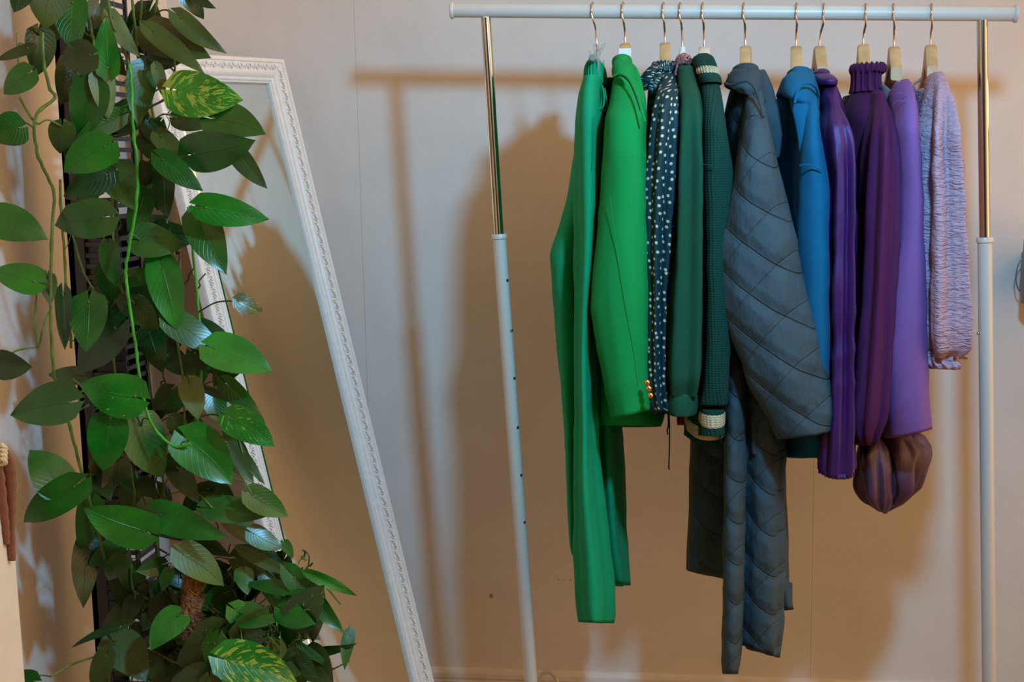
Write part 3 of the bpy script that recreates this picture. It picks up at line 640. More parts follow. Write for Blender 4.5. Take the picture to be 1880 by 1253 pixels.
# 7 blue wool coat
g = base('blue', 'jacket', 'petrol blue wool jacket with a soft draped collar beside the quilted coat', 'jacket')
loft('bodice', [(150, 1438, 1492, Y0, .07), (180, 1428, 1502, Y0, .13), (220, 1424, 1508, Y0, .18), (280, 1424, 1512, Y0, .20), (400, 1426, 1514, Y0, .19), (600, 1432, 1515, Y0, .18), (760, 1440, 1514, Y0, .18), (840, 1444, 1512, Y0, .17)], F_BLUE, g, dome=8, folds=((4, .004, .5, .5, .2, .4),), m=70, wr=.002, seed=24)
slv = [(165, 1468, 1494, -.43, .05), (192, 1470, 1498, -.47, .06), (222, 1470, 1500, -.50, .065), (280, 1464, 1506, -.53, .07), (310, 1462, 1511, YN, .07), (420, 1460, 1514, YN, .07), (560, 1464, 1514, YN, .068), (700, 1470, 1514, YN, .062), (790, 1476, 1515, YN, .056)]
loft('sleeve', slv, F_BLUE, g, folds=((2, .003, 2.2, 1, .1, .3),), m=80, seed=25, wr=.002)
loft('sleeve', slv, F_BLUE, g, m=50, seed=26, mirror=HX['blue'].x)
loft('collar', [(134, 1446, 1486, -.385, .055), (142, 1438, 1492, -.40, .08), (160, 1432, 1496, -.42, .10), (172, 1430, 1496, -.43, .105), (176, 1434, 1492, -.43, .10)], F_BLUE, g, dome=12, folds=((3, .003, 1, 1, 0, 0),), m=40, n=64, wr=.002, slant=-.5)
ribbon('lapel', [P(1464, 168, -.50), P(1469, 200, -.535), P(1473, 240, -.55), P(1478, 300, -.56), P(1482, 330, -.56)], [.016, .014, .010, .007, .003], .004, F_BLUE, g, side=(1, -.3, 0))
seam('collar_edge', [P(1459, 190, -.55), P(1464, 168, -.545), P(1474, 155, -.54), P(1488, 153, -.535), P(1499, 162, -.52), P(1503, 176, -.50)], None, g, .0026, F_BLUE)
seam('armhole_seam', [P(1468, 304, -.602), P(1482, 302, -.607), P(1496, 306, -.607), P(1508, 314, -.602)], None, g, .0012, F_BLUE)
# 8 purple satin blouse
g = base('satin', 'blouse', 'shiny purple satin blouse with a puffed sleeve and elastic cuff', 'blouse')
loft('bodice', [(131, 1496, 1512, Y0, .04), (140, 1490, 1520, Y0, .07), (165, 1490, 1532, Y0, .12), (200, 1490, 1540, Y0, .17), (260, 1492, 1546, Y0, .18), (400, 1496, 1552, Y0, .17), (600, 1502, 1554, Y0, .16), (770, 1506, 1552, Y0, .15)], F_SATIN, g, dome=8, folds=((7, .003, 0, 1, .1, .3),), m=60, wr=.002, seed=27)
slv = [(156, 1508, 1532, -.43, .045), (180, 1510, 1538, -.47, .05), (198, 1513, 1540, -.49, .052), (206, 1512, 1543, -.50, .06), (235, 1509, 1554, -.53, .075), (270, 1512, 1562, YN, .08), (320, 1517, 1564, YN, .08), (420, 1519, 1563, YN, .075), (560, 1519, 1562, YN, .07), (700, 1517, 1562, YN, .068), (800, 1512, 1562, YN, .066), (858, 1508, 1561, YN, .06)]
loft('sleeve', slv, F_SATIN, g, folds=((6, .0032, .5, .9, .02, .2), (11, .0012, 0, 1.5, 0, .3)), m=110, n=110, crs=.006, seed=28, cuff=False)
loft('cuff', [(856, 1507, 1562, YN, .058), (860, 1506, 1561, YN, .060), (870, 1507, 1560, YN, .058)], F_SATIN, g, folds=((22, .0012, 0, 0, 0, 0),), n=120, m=8)
loft('sleeve', slv, F_SATIN, g, folds=((8, .0045, .5, .6, .02, .2),), m=40, seed=29, mirror=HX['satin'].x)
loft('collar', [(138, 1492, 1522, -.385, .05), (142, 1490, 1526, -.40, .07), (152, 1494, 1532, -.42, .08), (156, 1498, 1531, -.42, .078)], F_SATIN, g, dome=12, m=30, n=56, wr=.002)
# 9 plum blouse with a ruffled high collar
g = base('plum', 'blouse', 'dark plum blouse with a frilled high collar and knotted mauve drape below', 'blouse')
loft('bodice', [(165, 1566, 1614, Y0, .05), (190, 1556, 1620, Y0, .10), (225, 1548, 1628, Y0, .16), (280, 1546, 1636, Y0, .18), (400, 1552, 1640, Y0, .17), (600, 1562, 1638, Y0, .16), (790, 1580, 1634, Y0, .14)], F_PLUM, g, dome=8, folds=((9, .0035, 0, 1, .1, .3),), m=60, seed=30)
loft('stand_collar', [(122, 1568, 1619, Y0, .052), (126, 1566, 1617, Y0, .05), (140, 1568, 1612, Y0, .048), (155, 1567, 1612, Y0, .05), (170, 1564, 1616, Y0, .056)], F_PLUM, g, folds=((15, .0028, 0, .5, 0, 0),), n=120, m=16, cuff=False, top_close=False)
torus_band('collar_frill', P(1593, 127, Y0), .0255, .052, .008, F_PLUM, g, ripple=.5, rc=19, n=120)
slv = [(168, 1602, 1618, -.42, .04), (190, 1601, 1624, -.45, .05), (215, 1598, 1632, -.49, .06), (250, 1593, 1640, -.52, .07), (320, 1588, 1645, YN, .07), (450, 1583, 1643, YN, .07), (600, 1575, 1632, YN, .07), (700, 1566, 1627, YN, .07), (760, 1563, 1622, YN, .066), (795, 1566, 1610, YN, .055), (818, 1578, 1600, YN, .04)]
loft('sleeve', slv, F_PLUM, g, folds=((7, .0035, .5, .6, .02, .2), (13, .0014, 0, 1, .6, 1)), m=90, n=100, seed=31)
loft('sleeve', slv, F_PLUM, g, folds=((7, .0035, .5, .6, .02, .2),), m=40, seed=32, mirror=HX['plum'].x)
for k in range(5):
    b = MB(); c = P(1616+k*1.0, 160+k*9, -.40-.006*k); b.lathe(c, [(0, -.0035), (.0028, -.0025), (.0035, 0), (.0028, .0025), (0, .0035)], 12, axis=(1, -.4, 0)); b.build('covered_button', F_PLUM, g)
loft('knotted_drape', [(785, 1592, 1660, -.42, .03), (800, 1588, 1688, -.42, .05), (830, 1584, 1692, -.42, .06), (860, 1583, 1684, -.42, .065), (890, 1582, 1678, -.42, .06), (915, 1592, 1650, -.42, .045), (930, 1606, 1632, -.42, .03), (938, 1614, 1624, -.42, .012)], F_MAUVE, g, folds=((4, .008, .6, 1.5, 0, .2), (9, .003, 1, 3, 0, .1)), m=60, n=90, wr=.006, wsc=30, seed=33, cuff=False)
loft('knotted_drape', [(800, 1586, 1612, -.47, .025), (830, 1580, 1620, -.48, .035), (870, 1584, 1626, -.48, .04), (905, 1592, 1628, -.48, .035), (932, 1608, 1624, -.48, .02), (938, 1614, 1621, -.48, .01)], F_MAUVE, g, folds=((3, .006, .6, 2.5, 0, .2), (7, .002, 1, 3, 0, .1)), m=50, n=80, wr=.006, wsc=34, seed=34, cuff=False)
loft('knotted_drape', [(796, 1622, 1668, -.45, .025), (830, 1626, 1690, -.46, .035), (865, 1632, 1684, -.46, .04), (890, 1634, 1678, -.46, .035), (915, 1636, 1658, -.46, .02), (925, 1640, 1650, -.46, .01)], F_MAUVE, g, folds=((3, .006, 2.6, -2.5, 0, .2), (7, .002, 1, 3, 0, .1)), m=50, n=80, wr=.006, wsc=34, seed=35, cuff=False)
# 10 lavender top
g = base('violet', 'top', 'smooth lavender purple top with a pale lined round neck', 'top')
loft('bodice', [(172, 1638, 1668, Y0-.02, .08), (180, 1636, 1670, Y0, .10), (200, 1634, 1674, Y0, .15), (250, 1632, 1680, Y0, .18), (400, 1636, 1684, Y0, .17), (600, 1640, 1688, Y0, .16), (770, 1646, 1692, Y0, .15)], F_VIOLET, g, dome=8, m=60, seed=36, folds=((3, .002, 0, 1, .1, .3),))
slv = [(148, 1650, 1662, -.40, .045), (156, 1645, 1667, -.43, .06), (175, 1640, 1671, -.47, .075), (200, 1638, 1674, -.50, .08), (250, 1637, 1678, -.53, .08), (320, 1638, 1681, YN, .078), (400, 1637, 1684, YN, .075), (480, 1630, 1687, YN, .075), (560, 1620, 1688, YN, .075), (630, 1614, 1690, YN, .072), (700, 1620, 1694, YN, .068), (760, 1628, 1698, YN, .064), (796, 1634, 1701, YN, .06)]
loft('sleeve', slv, F_VIOLET, g, folds=((2, .003, 1.2, 1.5, .1, .3),), m=90, n=72, seed=37, wr=.003, slant=.3)
loft('sleeve', slv, F_VIOLET, g, m=50, seed=38, mirror=HX['violet'].x-.01)
ribbon('neck_lining', [P(1617, 152, -.30), P(1624, 168, -.34), P(1634, 176, -.37), P(1644, 160, -.41), P(1652, 150, -.43)], [.004, .010, .012, .008, .003], .002, F_LINING, g, side=(.2, .2, 1))
for k in range(2):
    seam('yoke_seam', [P(1641, 176+k*14, -.555-.006*k), P(1652, 171+k*14, -.562-.006*k), P(1665, 176+k*14, -.556-.006*k)], None, g, .0007, F_VIOLET)
# 11 pale lilac blouse
g = base('lilac', 'blouse', 'pale lilac crinkled blouse with full sleeves gathered at the wrist, nearest the chrome pole', 'blouse')
loft('bodice', [(168, 1676, 1724, Y0-.01, .10), (185, 1674, 1730, Y0, .11), (220, 1674, 1738, Y0, .16), (300, 1676, 1746, Y0, .18), (450, 1680, 1752, Y0, .17), (600, 1684, 1756, Y0, .16), (660, 1688, 1756, Y0, .14)], F_LILAC, g, dome=8, folds=((9, .004, 0, 1, .1, .3),), m=70, wr=.002, seed=39)
slv = [(134, 1712, 1724, -.40, .035), (142, 1706, 1729, -.42, .05), (165, 1702, 1735, -.46, .065), (200, 1697, 1741, -.49, .075), (260, 1693, 1747, -.53, .08), (340, 1690, 1755, YN, .08), (440, 1688, 1762, YN, .08), (540, 1685, 1768, YN, .08), (600, 1684, 1771, YN, .078), (630, 1690, 1768, YN, .07), (648, 1700, 1752, YN, .05)]
loft('sleeve', slv, F_LILAC, g, folds=((6, .006, .9, .5, .02, .2), (13, .0018, 0, 1, .3, .8)), m=110, n=110, seed=40, wr=.003, wsc=40, cuff=False)
loft('cuff', [(640, 1699, 1754, YN, .050), (650, 1697, 1751, YN, .048), (656, 1698, 1750, YN, .048), (664, 1700, 1757, YN, .056), (678, 1712, 1752, YN, .046)], F_LILAC, g, folds=((14, .0025, 0, 0, 0, 0),), m=24, n=120, wr=.003, wsc=40, seed=41)
slm = [(r[0], r[1], r[2], r[3], r[4]) for r in slv][:-2]
loft('sleeve', slm, F_LILAC, g, folds=((6, .006, .9, .5, .02, .2),), m=60, n=80, seed=42, mirror=HX['lilac'].x+.012)
ribbon('neck_edge', [P(1690, 146, -.29), P(1678, 156, -.31), P(1684, 168, -.36), P(1698, 166, -.40), P(1708, 146, -.42), P(1716, 134, -.41)], .003, .002, F_LILAC, g, side=(.2, .2, 1))
P = P_room
# ------------------------------------------------------------------ slatted tower in the corner behind the vines
M_BLACK = Mat('black_stained_wood', (.012, .011, .013, 1), .38, spec=.5); M_BLACK.vary(.3, 30, stretch=(1, 1, .1)); M_BLACK = M_BLACK.done()
def build_tower():
    y0, y1 = -.76, -.67
    a = P(104, 150, y0); b = P(200, 150, y0)
    x0, x1 = a.x, b.x; zt = 1.66
    root = empty('slatted_tower', ((x0+x1)/2, (y0+y1)/2, 0), 'narrow black tower with close horizontal slats behind the trailing vines', 'shelf tower')
    m = MB(); m.box((x0, y0, 0), (x0+.029, y0+.012, zt)); m.box((x0, y0, 0), (x0+.010, y1, zt)); m.build('side_panel', M_BLACK, root, smooth=False)
    for (px, py) in ((x1-.006, y0), (x1-.006, y1-.006), (x0+.012, y1-.006)):
        m = MB(); m.box((px, py, 0), (px+.006, py+.006, zt)); m.build('post', M_BLACK, root, smooth=False)
    z = .03; i = 0; m = MB(); s2 = MB()
    while z < zt-.02:
        m.box((x0+.027, y0+.002, z), (x1, y0+.008, z+.0075))
        s2.box((x1-.008, y0+.004, z+.009), (x1-.002, y1, z+.0165))
        z += .0186
    m.build('front_slats', M_BLACK, root, smooth=False); s2.build('side_slats', M_BLACK, root, smooth=False)
    t = MB(); t.box((x0-.01, y0-.01, zt), (x1+.01, y1+.01, zt+.018)); t.build('top_board', M_BLACK, root, smooth=False, bevel=.002)
    t = MB(); t.box((x0+.012, y1-.006, P(150, 940, y1).z), (x1-.006, y1-.002, P(150, 400, y1).z)); t.box((x0+.03, y0+.009, P(150, 940, y0).z), (x1-.01, y0+.013, P(150, 440, y0).z)); t.build('back_panel', M_BLACK, root, smooth=False)
    t = MB(); t.box((x0, y0, .0), (x1, y1, .03)); t.build('plinth', M_BLACK, root, smooth=False)
    return x0, x1, y0, y1, zt+.018
TX0, TX1, TY0, TY1, TZ = build_tower()
# ------------------------------------------------------------------ pothos leaves
def leaf_mat(name, col, rough=.32, spec=.5, var=0.0, vein=(.035, .16, .02, 1), veinf=.28):
    m = Mat(name, col, rough, spec=spec)
    m.vary(.22, 22, detail=3)
    u, v = m.uv()
    au = m.math('ABSOLUTE', u)
    mid = m.math('SUBTRACT', 1.0, m.ramp(au, .008, .035))
    # side veins running forward from the midrib
    s = m.math('ABSOLUTE', m.math('SUBTRACT', m.math('FRACT', m.math('MULTIPLY', m.math('SUBTRACT', v, m.math('MULTIPLY', au, .42)), 9.0)), .5))
    sv = m.math('SUBTRACT', 1.0, m.ramp(s, .0, .09))
    m.c = m.mix(m.math('MULTIPLY', mid, veinf), m.c, vein)
    m.c = m.mix(m.math('MULTIPLY', sv, veinf*.05), m.c, vein)
    m.height(mid, -1.0); m.height(sv, -.14)
    # creamy marbling, streaked along the side veins; its amount differs from leaf to leaf
    at = m.n.new('ShaderNodeAttribute'); at.attribute_name = 'variegation'
    cb = m.n.new('ShaderNodeCombineXYZ'); m.l.new(m.math('MULTIPLY', m.math('SUBTRACT', v, m.math('MULTIPLY', au, .42)), 16.0), cb.inputs[0]); m.l.new(m.math('MULTIPLY', u, 3.2), cb.inputs[1])
    gi = m.n.new('ShaderNodeObjectInfo'); m.l.new(m.math('MULTIPLY', gi.outputs['Random'], 40.0), cb.inputs[2])
    nz = m.noise(1.0, detail=3, rough=.6, vec=cb.outputs[0])
    th = m.math('SUBTRACT', .80, m.math('MULTIPLY', at.outputs['Fac'], .27))
    k = m.math('GREATER_THAN', nz, th)
    m.c = m.mix(m.math('MULTIPLY', k, .85), m.c, (.22, .30, .03, 1))
    m.b.inputs['Coat Weight'].default_value = .06; m.b.inputs['Coat Roughness'].default_value = .25
    return m.done(.6, .0015)
L_MAT = {'b': leaf_mat('bright_leaf_green', (.003, .130, .007, 1)), 'm': leaf_mat('leaf_green', (.003, .076, .006, 1)),  # one green in bright, middle and dark steps, picked by each leaf's apparent tone
         'd': leaf_mat('dark_leaf_green', (.003, .036, .005, 1)), 'o': leaf_mat('leaf_underside', (.026, .062, .007, 1), .5, vein=(.1, .15, .04, 1)),
         'p': leaf_mat('pale_leaf_underside', (.075, .125, .035, 1), .55, vein=(.2, .26, .1, 1))}
st = Mat('vine_stem', (.06, .12, .015, 1), .45); st.vary(.35, 40, detail=3); M_STEM = st.done()
st = Mat('green_vine_stem', (.03, .28, .012, 1), .4); st.vary(.2, 30); M_STEMG = st.done()
st = Mat('aerial_root', (.035, .028, .01, 1), .7); st.vary(.3, 80); M_ROOT = st.done()
def leaf_geo(b, t, wpx, rnd, roll=None, dy=None, curl=None, NU=9, NV=14):
    """b, t: points of the leaf foot and tip; wpx: width in the photo's pixels"""
    ax = t-b; L = ax.length; ax.normalize()
    c = (b+t)/2; view = (c-CAM).normalized(); dist = (c-CAM).dot(FW)
    sd = ax.cross(view).normalized(); nn = sd.cross(ax).normalized()
    if nn.dot(view) > 0: nn = -nn
    wd = wpx/F_*dist/2
    roll = rnd.uniform(-.45, .45) if roll is None else roll
    wd /= max(.6, math.cos(roll))
    sd, nn = sd*math.cos(roll)+nn*math.sin(roll), nn*math.cos(roll)-sd*math.sin(roll)
    fold = rnd.uniform(-.05, .22); cv = rnd.uniform(.04, .16) if curl is None else curl
    bend = rnd.uniform(-.06, .06); ph = rnd.uniform(0, 6); wav = rnd.uniform(.01, .035)
    V = []; UV = []; F = []
    for j in range(NV+1):
        tt = (j/NV)**1.0
        f = (max(tt, 1e-4)**.36)*((1-tt)**.92)/.463
        if tt > .85: f *= 1-.25*((tt-.85)/.15)
        for i in range(NU):
            u = -1+2*i/(NU-1)
            lob = .27*(abs(u)**1.3)*((1-tt)**4)
            s = L*(.03+.97*tt-lob)+0*u
            x = u*f*wd*(1+.12*((1-tt)**3))
            h = fold*abs(x)*1.0-cv*L*((tt-.35)**2)*1.6+wav*L*math.sin(7*tt+ph+(2 if u > 0 else 0))*abs(u)**2*(1-tt*.5)
            V.append(b+ax*s+sd*(x+bend*L*math.sin(math.pi*tt))+nn*h); UV.append((u, tt))
    for j in range(NV):
        for i in range(NU-1): F.append((j*NU+i, j*NU+i+1, (j+1)*NU+i+1, (j+1)*NU+i))
    return V, F, UV
def ydef(px, layer):
    return min(-.80, -1.03+px*.0010, )-layer
def petiole_geo(p0, p1, r=.0013):
    m = MB(); mid = (p0+p1)/2+Vector((0, -.006, .008)); m.tube(smooth_path([p0, mid, p1], 4), [r*1.2]*5+[r]*4, n=6); return m
VINES = {
 'a': [
  ([(195, -30), (205, 40), (226, 88), (238, 122)], 3.0, 's', .05),
  ([(237, 118), (241, 150), (245, 240), (252, 300), (250, 380), (238, 450), (231, 500), (238, 560), (250, 640), (258, 700), (268, 750), (285, 790), (320, 820), (350, 815)], 2.9, 'g', .10),
  ([(150, -30), (163, 30), (172, 80), (178, 130), (182, 165), (200, 250), (205, 330), (206, 400), (214, 500), (226, 540)], 2.6, 's', .01),
  ([(78, 60), (80, 110), (90, 160), (100, 180), (65, 215), (68, 280), (90, 330), (100, 360), (95, 430), (93, 560), (100, 690), (125, 770), (145, 850), (165, 920), (185, 1000), (200, 1060)], 3.0, 's', .03),
  ([(110, 330), (113, 400), (118, 470), (125, 560), (131, 640)], 2.6, 's', .0),
  ([(133, 430), (150, 490), (170, 530), (188, 548)], 2.0, 's', .0),
  ([(240, -30), (247, 40), (255, 110), (262, 170)], 2.6, 's', -.02),
  ([(262, -30), (258, 40), (254, 120), (256, 230), (262, 320)], 2.6, 's', -.03),
  ([(292, -30), (284, 25), (276, 60), (272, 120), (285, 240), (300, 330), (306, 410)], 2.2, 's', -.03),
  ([(345, 380), (352, 440), (362, 540), (370, 640), (366, 740), (358, 810), (352, 838)], 2.6, 'g', .0),
  ([(320, 105), (319, 150), (302, 182), (272, 200), (256, 228)], 2.2, 's', .03),
  ([(36, 180), (60, 220), (72, 228)], 2.2, 's', .02),
  ([(322, 440), (318, 520), (325, 620), (338, 720), (336, 820), (330, 880)], 2.4, 's', -.02),
  ([(270, 400), (280, 500), (272, 600), (275, 700), (290, 800), (300, 900), (298, 980)], 2.2, 's', -.03),
  ([(200, 590), (214, 700), (230, 800), (243, 880), (247, 920), (240, 1000)], 2.4, 's', -.01),
  ([(66, 540), (64, 600), (70, 640), (80, 600), (92, 570)], 1.8, 's', .0),
  ([(30, 60), (32, 100), (36, 160), (32, 82)], 1.2, 's', .0)],
 'b': [
  ([(205, 960), (232, 990), (240, 1035), (246, 1085), (280, 1105), (310, 1135)], 2.6, 's', .0),
  ([(286, 970), (290, 1020), (298, 1090), (312, 1130)], 2.6, 's', .0),
  ([(516, 1122), (480, 1160), (450, 1185), (420, 1200), (380, 1212)], 2.4, 's', .05),
  ([(278, 1194), (330, 1220), (395, 1235), (460, 1240)], 2.4, 's', .02),
  ([(93, 1243), (130, 1222), (170, 1208), (198, 1204), (204, 1225), (198, 1262)], 2.2, 's', .04),
  ([(385, 1060), (368, 1085), (358, 1120), (352, 1150)], 4.2, 'g', .05),
  ([(378, 1062), (362, 1070), (348, 1095), (335, 1125)], 3.0, 's', .05),
  ([(410, 1170), (412, 1200), (395, 1240), (388, 1270)], 3.0, 'g', .05),
  ([(430, 1060), (480, 1045), (530, 1040), (570, 1055), (600, 1080), (625, 1110)], 2.0, 's', .0),
  ([(520, 1095), (548, 1080), (562, 1070)], 1.8, 's', .0),
  ([(590, 1240), (620, 1225), (640, 1215)], 1.6, 's', .0),
  ([(300, 1080), (330, 1110), (372, 1120), (420, 1150)], 2.4, 's', .0),
  ([(420, 1070), (424, 1120), (418, 1170)], 2.2, 's', -.02)]}
# crop transforms the leaves were noted in: 1, 2, 3
CT = {1: (1551/520, 0), 2: (1551/520, 400), 3: (1826/660, 800)}
LEAVES_A = [
 (1, 290, -70, 250, 160, 200, 'o', 0, .03), (1, 140, -60, 75, 68, 110, 'd', 0, 0), (1, 395, 10, 410, 285, 165, 'm', 0, .02), (1, 215, 185, 205, 425, 150, 'd', 0, -.02),
 (1, 592, 380, 575, 95, 128, 'b', 0, .06), (1, 500, 300, 330, 347, 170, 'o', 0, .02), (1, 612, 92, 768, 312, 95, 'p', 0, .04), (1, 825, 165, 1145, 305, 190, 'o', .1, .02),
 (1, 985, 90, 1240, 287, 105, 'o', .1, .03), (1, 1010, -40, 1120, 108, 95, 'd', 0, 0), (1, 1050, -40, 1177, 48, 60, 'd', 0, .02), (1, 835, 165, 1122, 400, 105, 'o', .15, .04),
 (1, 790, 300, 985, 345, 125, 'd', 0, -.02), (1, 965, 492, 1330, 545, 230, 'b', .95, .07), (1, 1165, 650, 1450, 733, 185, 'm', 0, .08), (1, 1055, 845, 1392, 778, 205, 'm', 0, .09),
 (1, 1290, 830, 1462, 1035, 105, 'o', .2, .02), (1, 885, 870, 1112, 1048, 125, 'm', .1, .09), (1, 878, 742, 1050, 890, 105, 'o', 0, .05), (1, 790, 380, 758, 685, 150, 'm', 0, .03),
 (1, 552, 425, 600, 655, 125, 'p', 0, .05), (1, 505, 470, 430, 765, 190, 'm', 0, .02), (1, 650, 640, 418, 755, 115, 'm', 0, .03), (1, 580, 800, 345, 952, 195, 'b', .15, .06),
 (1, 160, 400, 15, 520, 130, 'b', .3, .02), (1, 110, 700, -60, 760, 175, 'm', 0, .03), (1, 340, 690, 330, 850, 130, 'o', .4, .0), (1, -40, 1190, 262, 1300, 190, 'm', .1, .04),
 (1, 575, 1190, 275, 1240, 200, 'm', .1, .05), (1, 590, 955, 345, 1075, 150, 'd', 0, .0), (1, 640, 930, 745, 1150, 190, 'm', .1, .03), (1, 900, 955, 912, 1205, 110, 'd', 0, -.02),
 (1, 1118, 1135, 1476, 1203, 160, 'b', .15, .08), (1, 1090, 1190, 1235, 1500, 190, 'm', .05, .06), (1, 855, 370, 890, 535, 65, 'p', .2, .04), (1, 965, 645, 1145, 690, 105, 'o', 0, -.02),
 (1, 160, 262, -30, 335, 55, 'o', 0, -.0), (2, 755, 120, 1012, 152, 175, 'm', .1, .04), (2, 600, 165, 640, 385, 105, 'm', 0, .02), (2, 195, 350, -60, 290, 155, 'b', .1, .03),
 (2, 485, 458, 465, 735, 190, 'm', .1, .03), (2, 262, 320, 280, 475, 90, 'd', 0, 0), (2, 345, 425, 350, 725, 85, 'd', 0, -.01), (2, -10, 800, 175, 820, 150, 'd', 0, .02),
 (2, 385, 1010, 48, 1082, 215, 'm', .15, .05), (2, 745, 985, 428, 905, 225, 'b', .45, .07), (2, 885, 270, 962, 620, 180, 'b', .0, .05), (2, 945, 555, 1235, 735, 150, 'm', .15, .04),
 (2, 1170, 715, 1495, 840, 195, 'b', .25, .08), (2, 1290, 785, 1168, 930, 125, 'd', .5, .03), (2, 1305, 455, 1445, 510, 95, 'd', .7, .04), (2, 735, 470, 868, 622, 130, 'm', .45, .03),
 (2, 640, 600, 400, 850, 210, 'd', 0, -.01), (2, 705, 330, 882, 290, 90, 'm', .2, .0), (2, 1060, 740, 1200, 860, 120, 'd', 0, .0), (2, 1035, 910, 1085, 1110, 125, 'p', .4, .05),
 (2, 1112, 935, 1290, 1022, 45, 'o', 0, .02), (2, 1245, 915, 1455, 1130, 105, 'm', 0, .03), (2, 1262, 1100, 1502, 1255, 165, 'b', .55, .07), (2, 600, 1120, 555, 1400, 200, 'b', .2, .06),
 (2, 770, 1130, 905, 1430, 215, 'm', .2, .04), (3, 950, 20, 1182, 252, 225, 'b', .2, .06), (3, 300, 265, 155, 58, 190, 'm', .2, .02), (3, 385, 255, 103, 467, 165, 'b', .1, .05),
 (3, 740, 490, 418, 372, 190, 'b', .1, .08), (3, 808, 402, 1147, 524, 150, 'b', .35, .08), (3, 1150, 30, 1290, 245, 110, 'o', .1, .0), (3, 1230, 90, 1345, 250, 50, 'o', 0, .0),
 (3, 480, 200, 560, 320, 110, 'd', 0, -.02), (3, 600, 120, 520, 300, 120, 'd', 0, -.02), (3, 890, 170, 1000, 340, 110, 'o', 0, -.03),
]
LEAVES_B = [
 (3, 460, 350, 400, 600, 130, 'm', 0, -.02), (3, 445, 560, 430, 880, 125, 'd', 0, -.02), (3, 1070, 370, 1385, 402, 130, 'm', 0, .04), (3, 1275, 300, 1468, 412, 125, 'm', .2, .05),
 (3, 1165, 420, 1290, 560, 110, 'o', .1, .0), (3, 1285, 495, 1445, 570, 100, 'm', 0, .04), (3, 1260, 590, 1578, 722, 62, 'o', 0, .03), (3, 1490, 715, 1755, 1012, 110, 'm', .1, .05),
 (3, 1588, 712, 1817, 822, 58, 'b', 0, .04), (3, 1575, 785, 1590, 1055, 125, 'd', 0, .02), (3, 1432, 880, 1590, 958, 125, 'b', .1, .08), (3, 1480, 775, 1232, 740, 70, 'm', 0, .04),
 (3, 1200, 890, 1392, 1028, 120, 'b', .1, .06), (3, 925, 600, 1142, 765, 150, 'm', .1, .06), (3, 825, 655, 690, 690, 85, 'm', 0, .05), (3, 625, 620, 546, 750, 105, 'm', 0, .03),
 (3, 905, 915, 758, 1088, 140, 'b', .1, .08), (3, 1110, 990, 885, 1172, 170, 'o', .2, .07), (3, 580, 1050, 745, 1245, 190, 'o', .05, .04), (3, 1150, 1140, 1520, 1265, 200, 'b', .9, .17),
 (3, 1560, 1125, 1690, 1270, 160, 'o', .1, .05), (3, 1590, 1100, 1812, 1060, 45, 'd', 0, .03), (3, 1778, 1008, 1752, 1192, 62, 'm', 0, .03), (3, 1528, 1072, 1698, 1195, 40, 'm', 0, .05),
 (3, 175, 1250, 15, 1242, 115, 'b', 0, .03), (3, 540, 1118, 480, 1330, 100, 'o', .1, .03), (3, 625, 965, 350, 1082, 42, 'd', 0, .02), (3, 1445, 545, 1490, 625, 50, 'm', 0, .0),
 (3, 800, 480, 1120, 560, 75, 'd', .1, .02), (3, 1010, 1110, 1125, 1030, 90, 'm', 0, .04), (3, 740, 350, 800, 520, 90, 'd', 0, .0), (3, 600, 545, 440, 660, 110, 'm', .1, .0),
 (3, 1240, 690, 1260, 810, 90, 'm', 0, .03), (3, 1340, 560, 1480, 700, 50, 'd', 0, .0), (3, 940, 470, 1170, 620, 100, 'd', 0, .0), (3, 1300, 1030, 1365, 1130, 100, 'o', 0, .03),
 (3, 760, 1150, 830, 1260, 100, 'd', 0, .02), (3, 860, 690, 820, 800, 60, 'b', .5, .04), (3, 690, 830, 640, 960, 90, 'd', 0, .0), (3, 1480, 1080, 1500, 1250, 70, 'o', 0, .05),
]
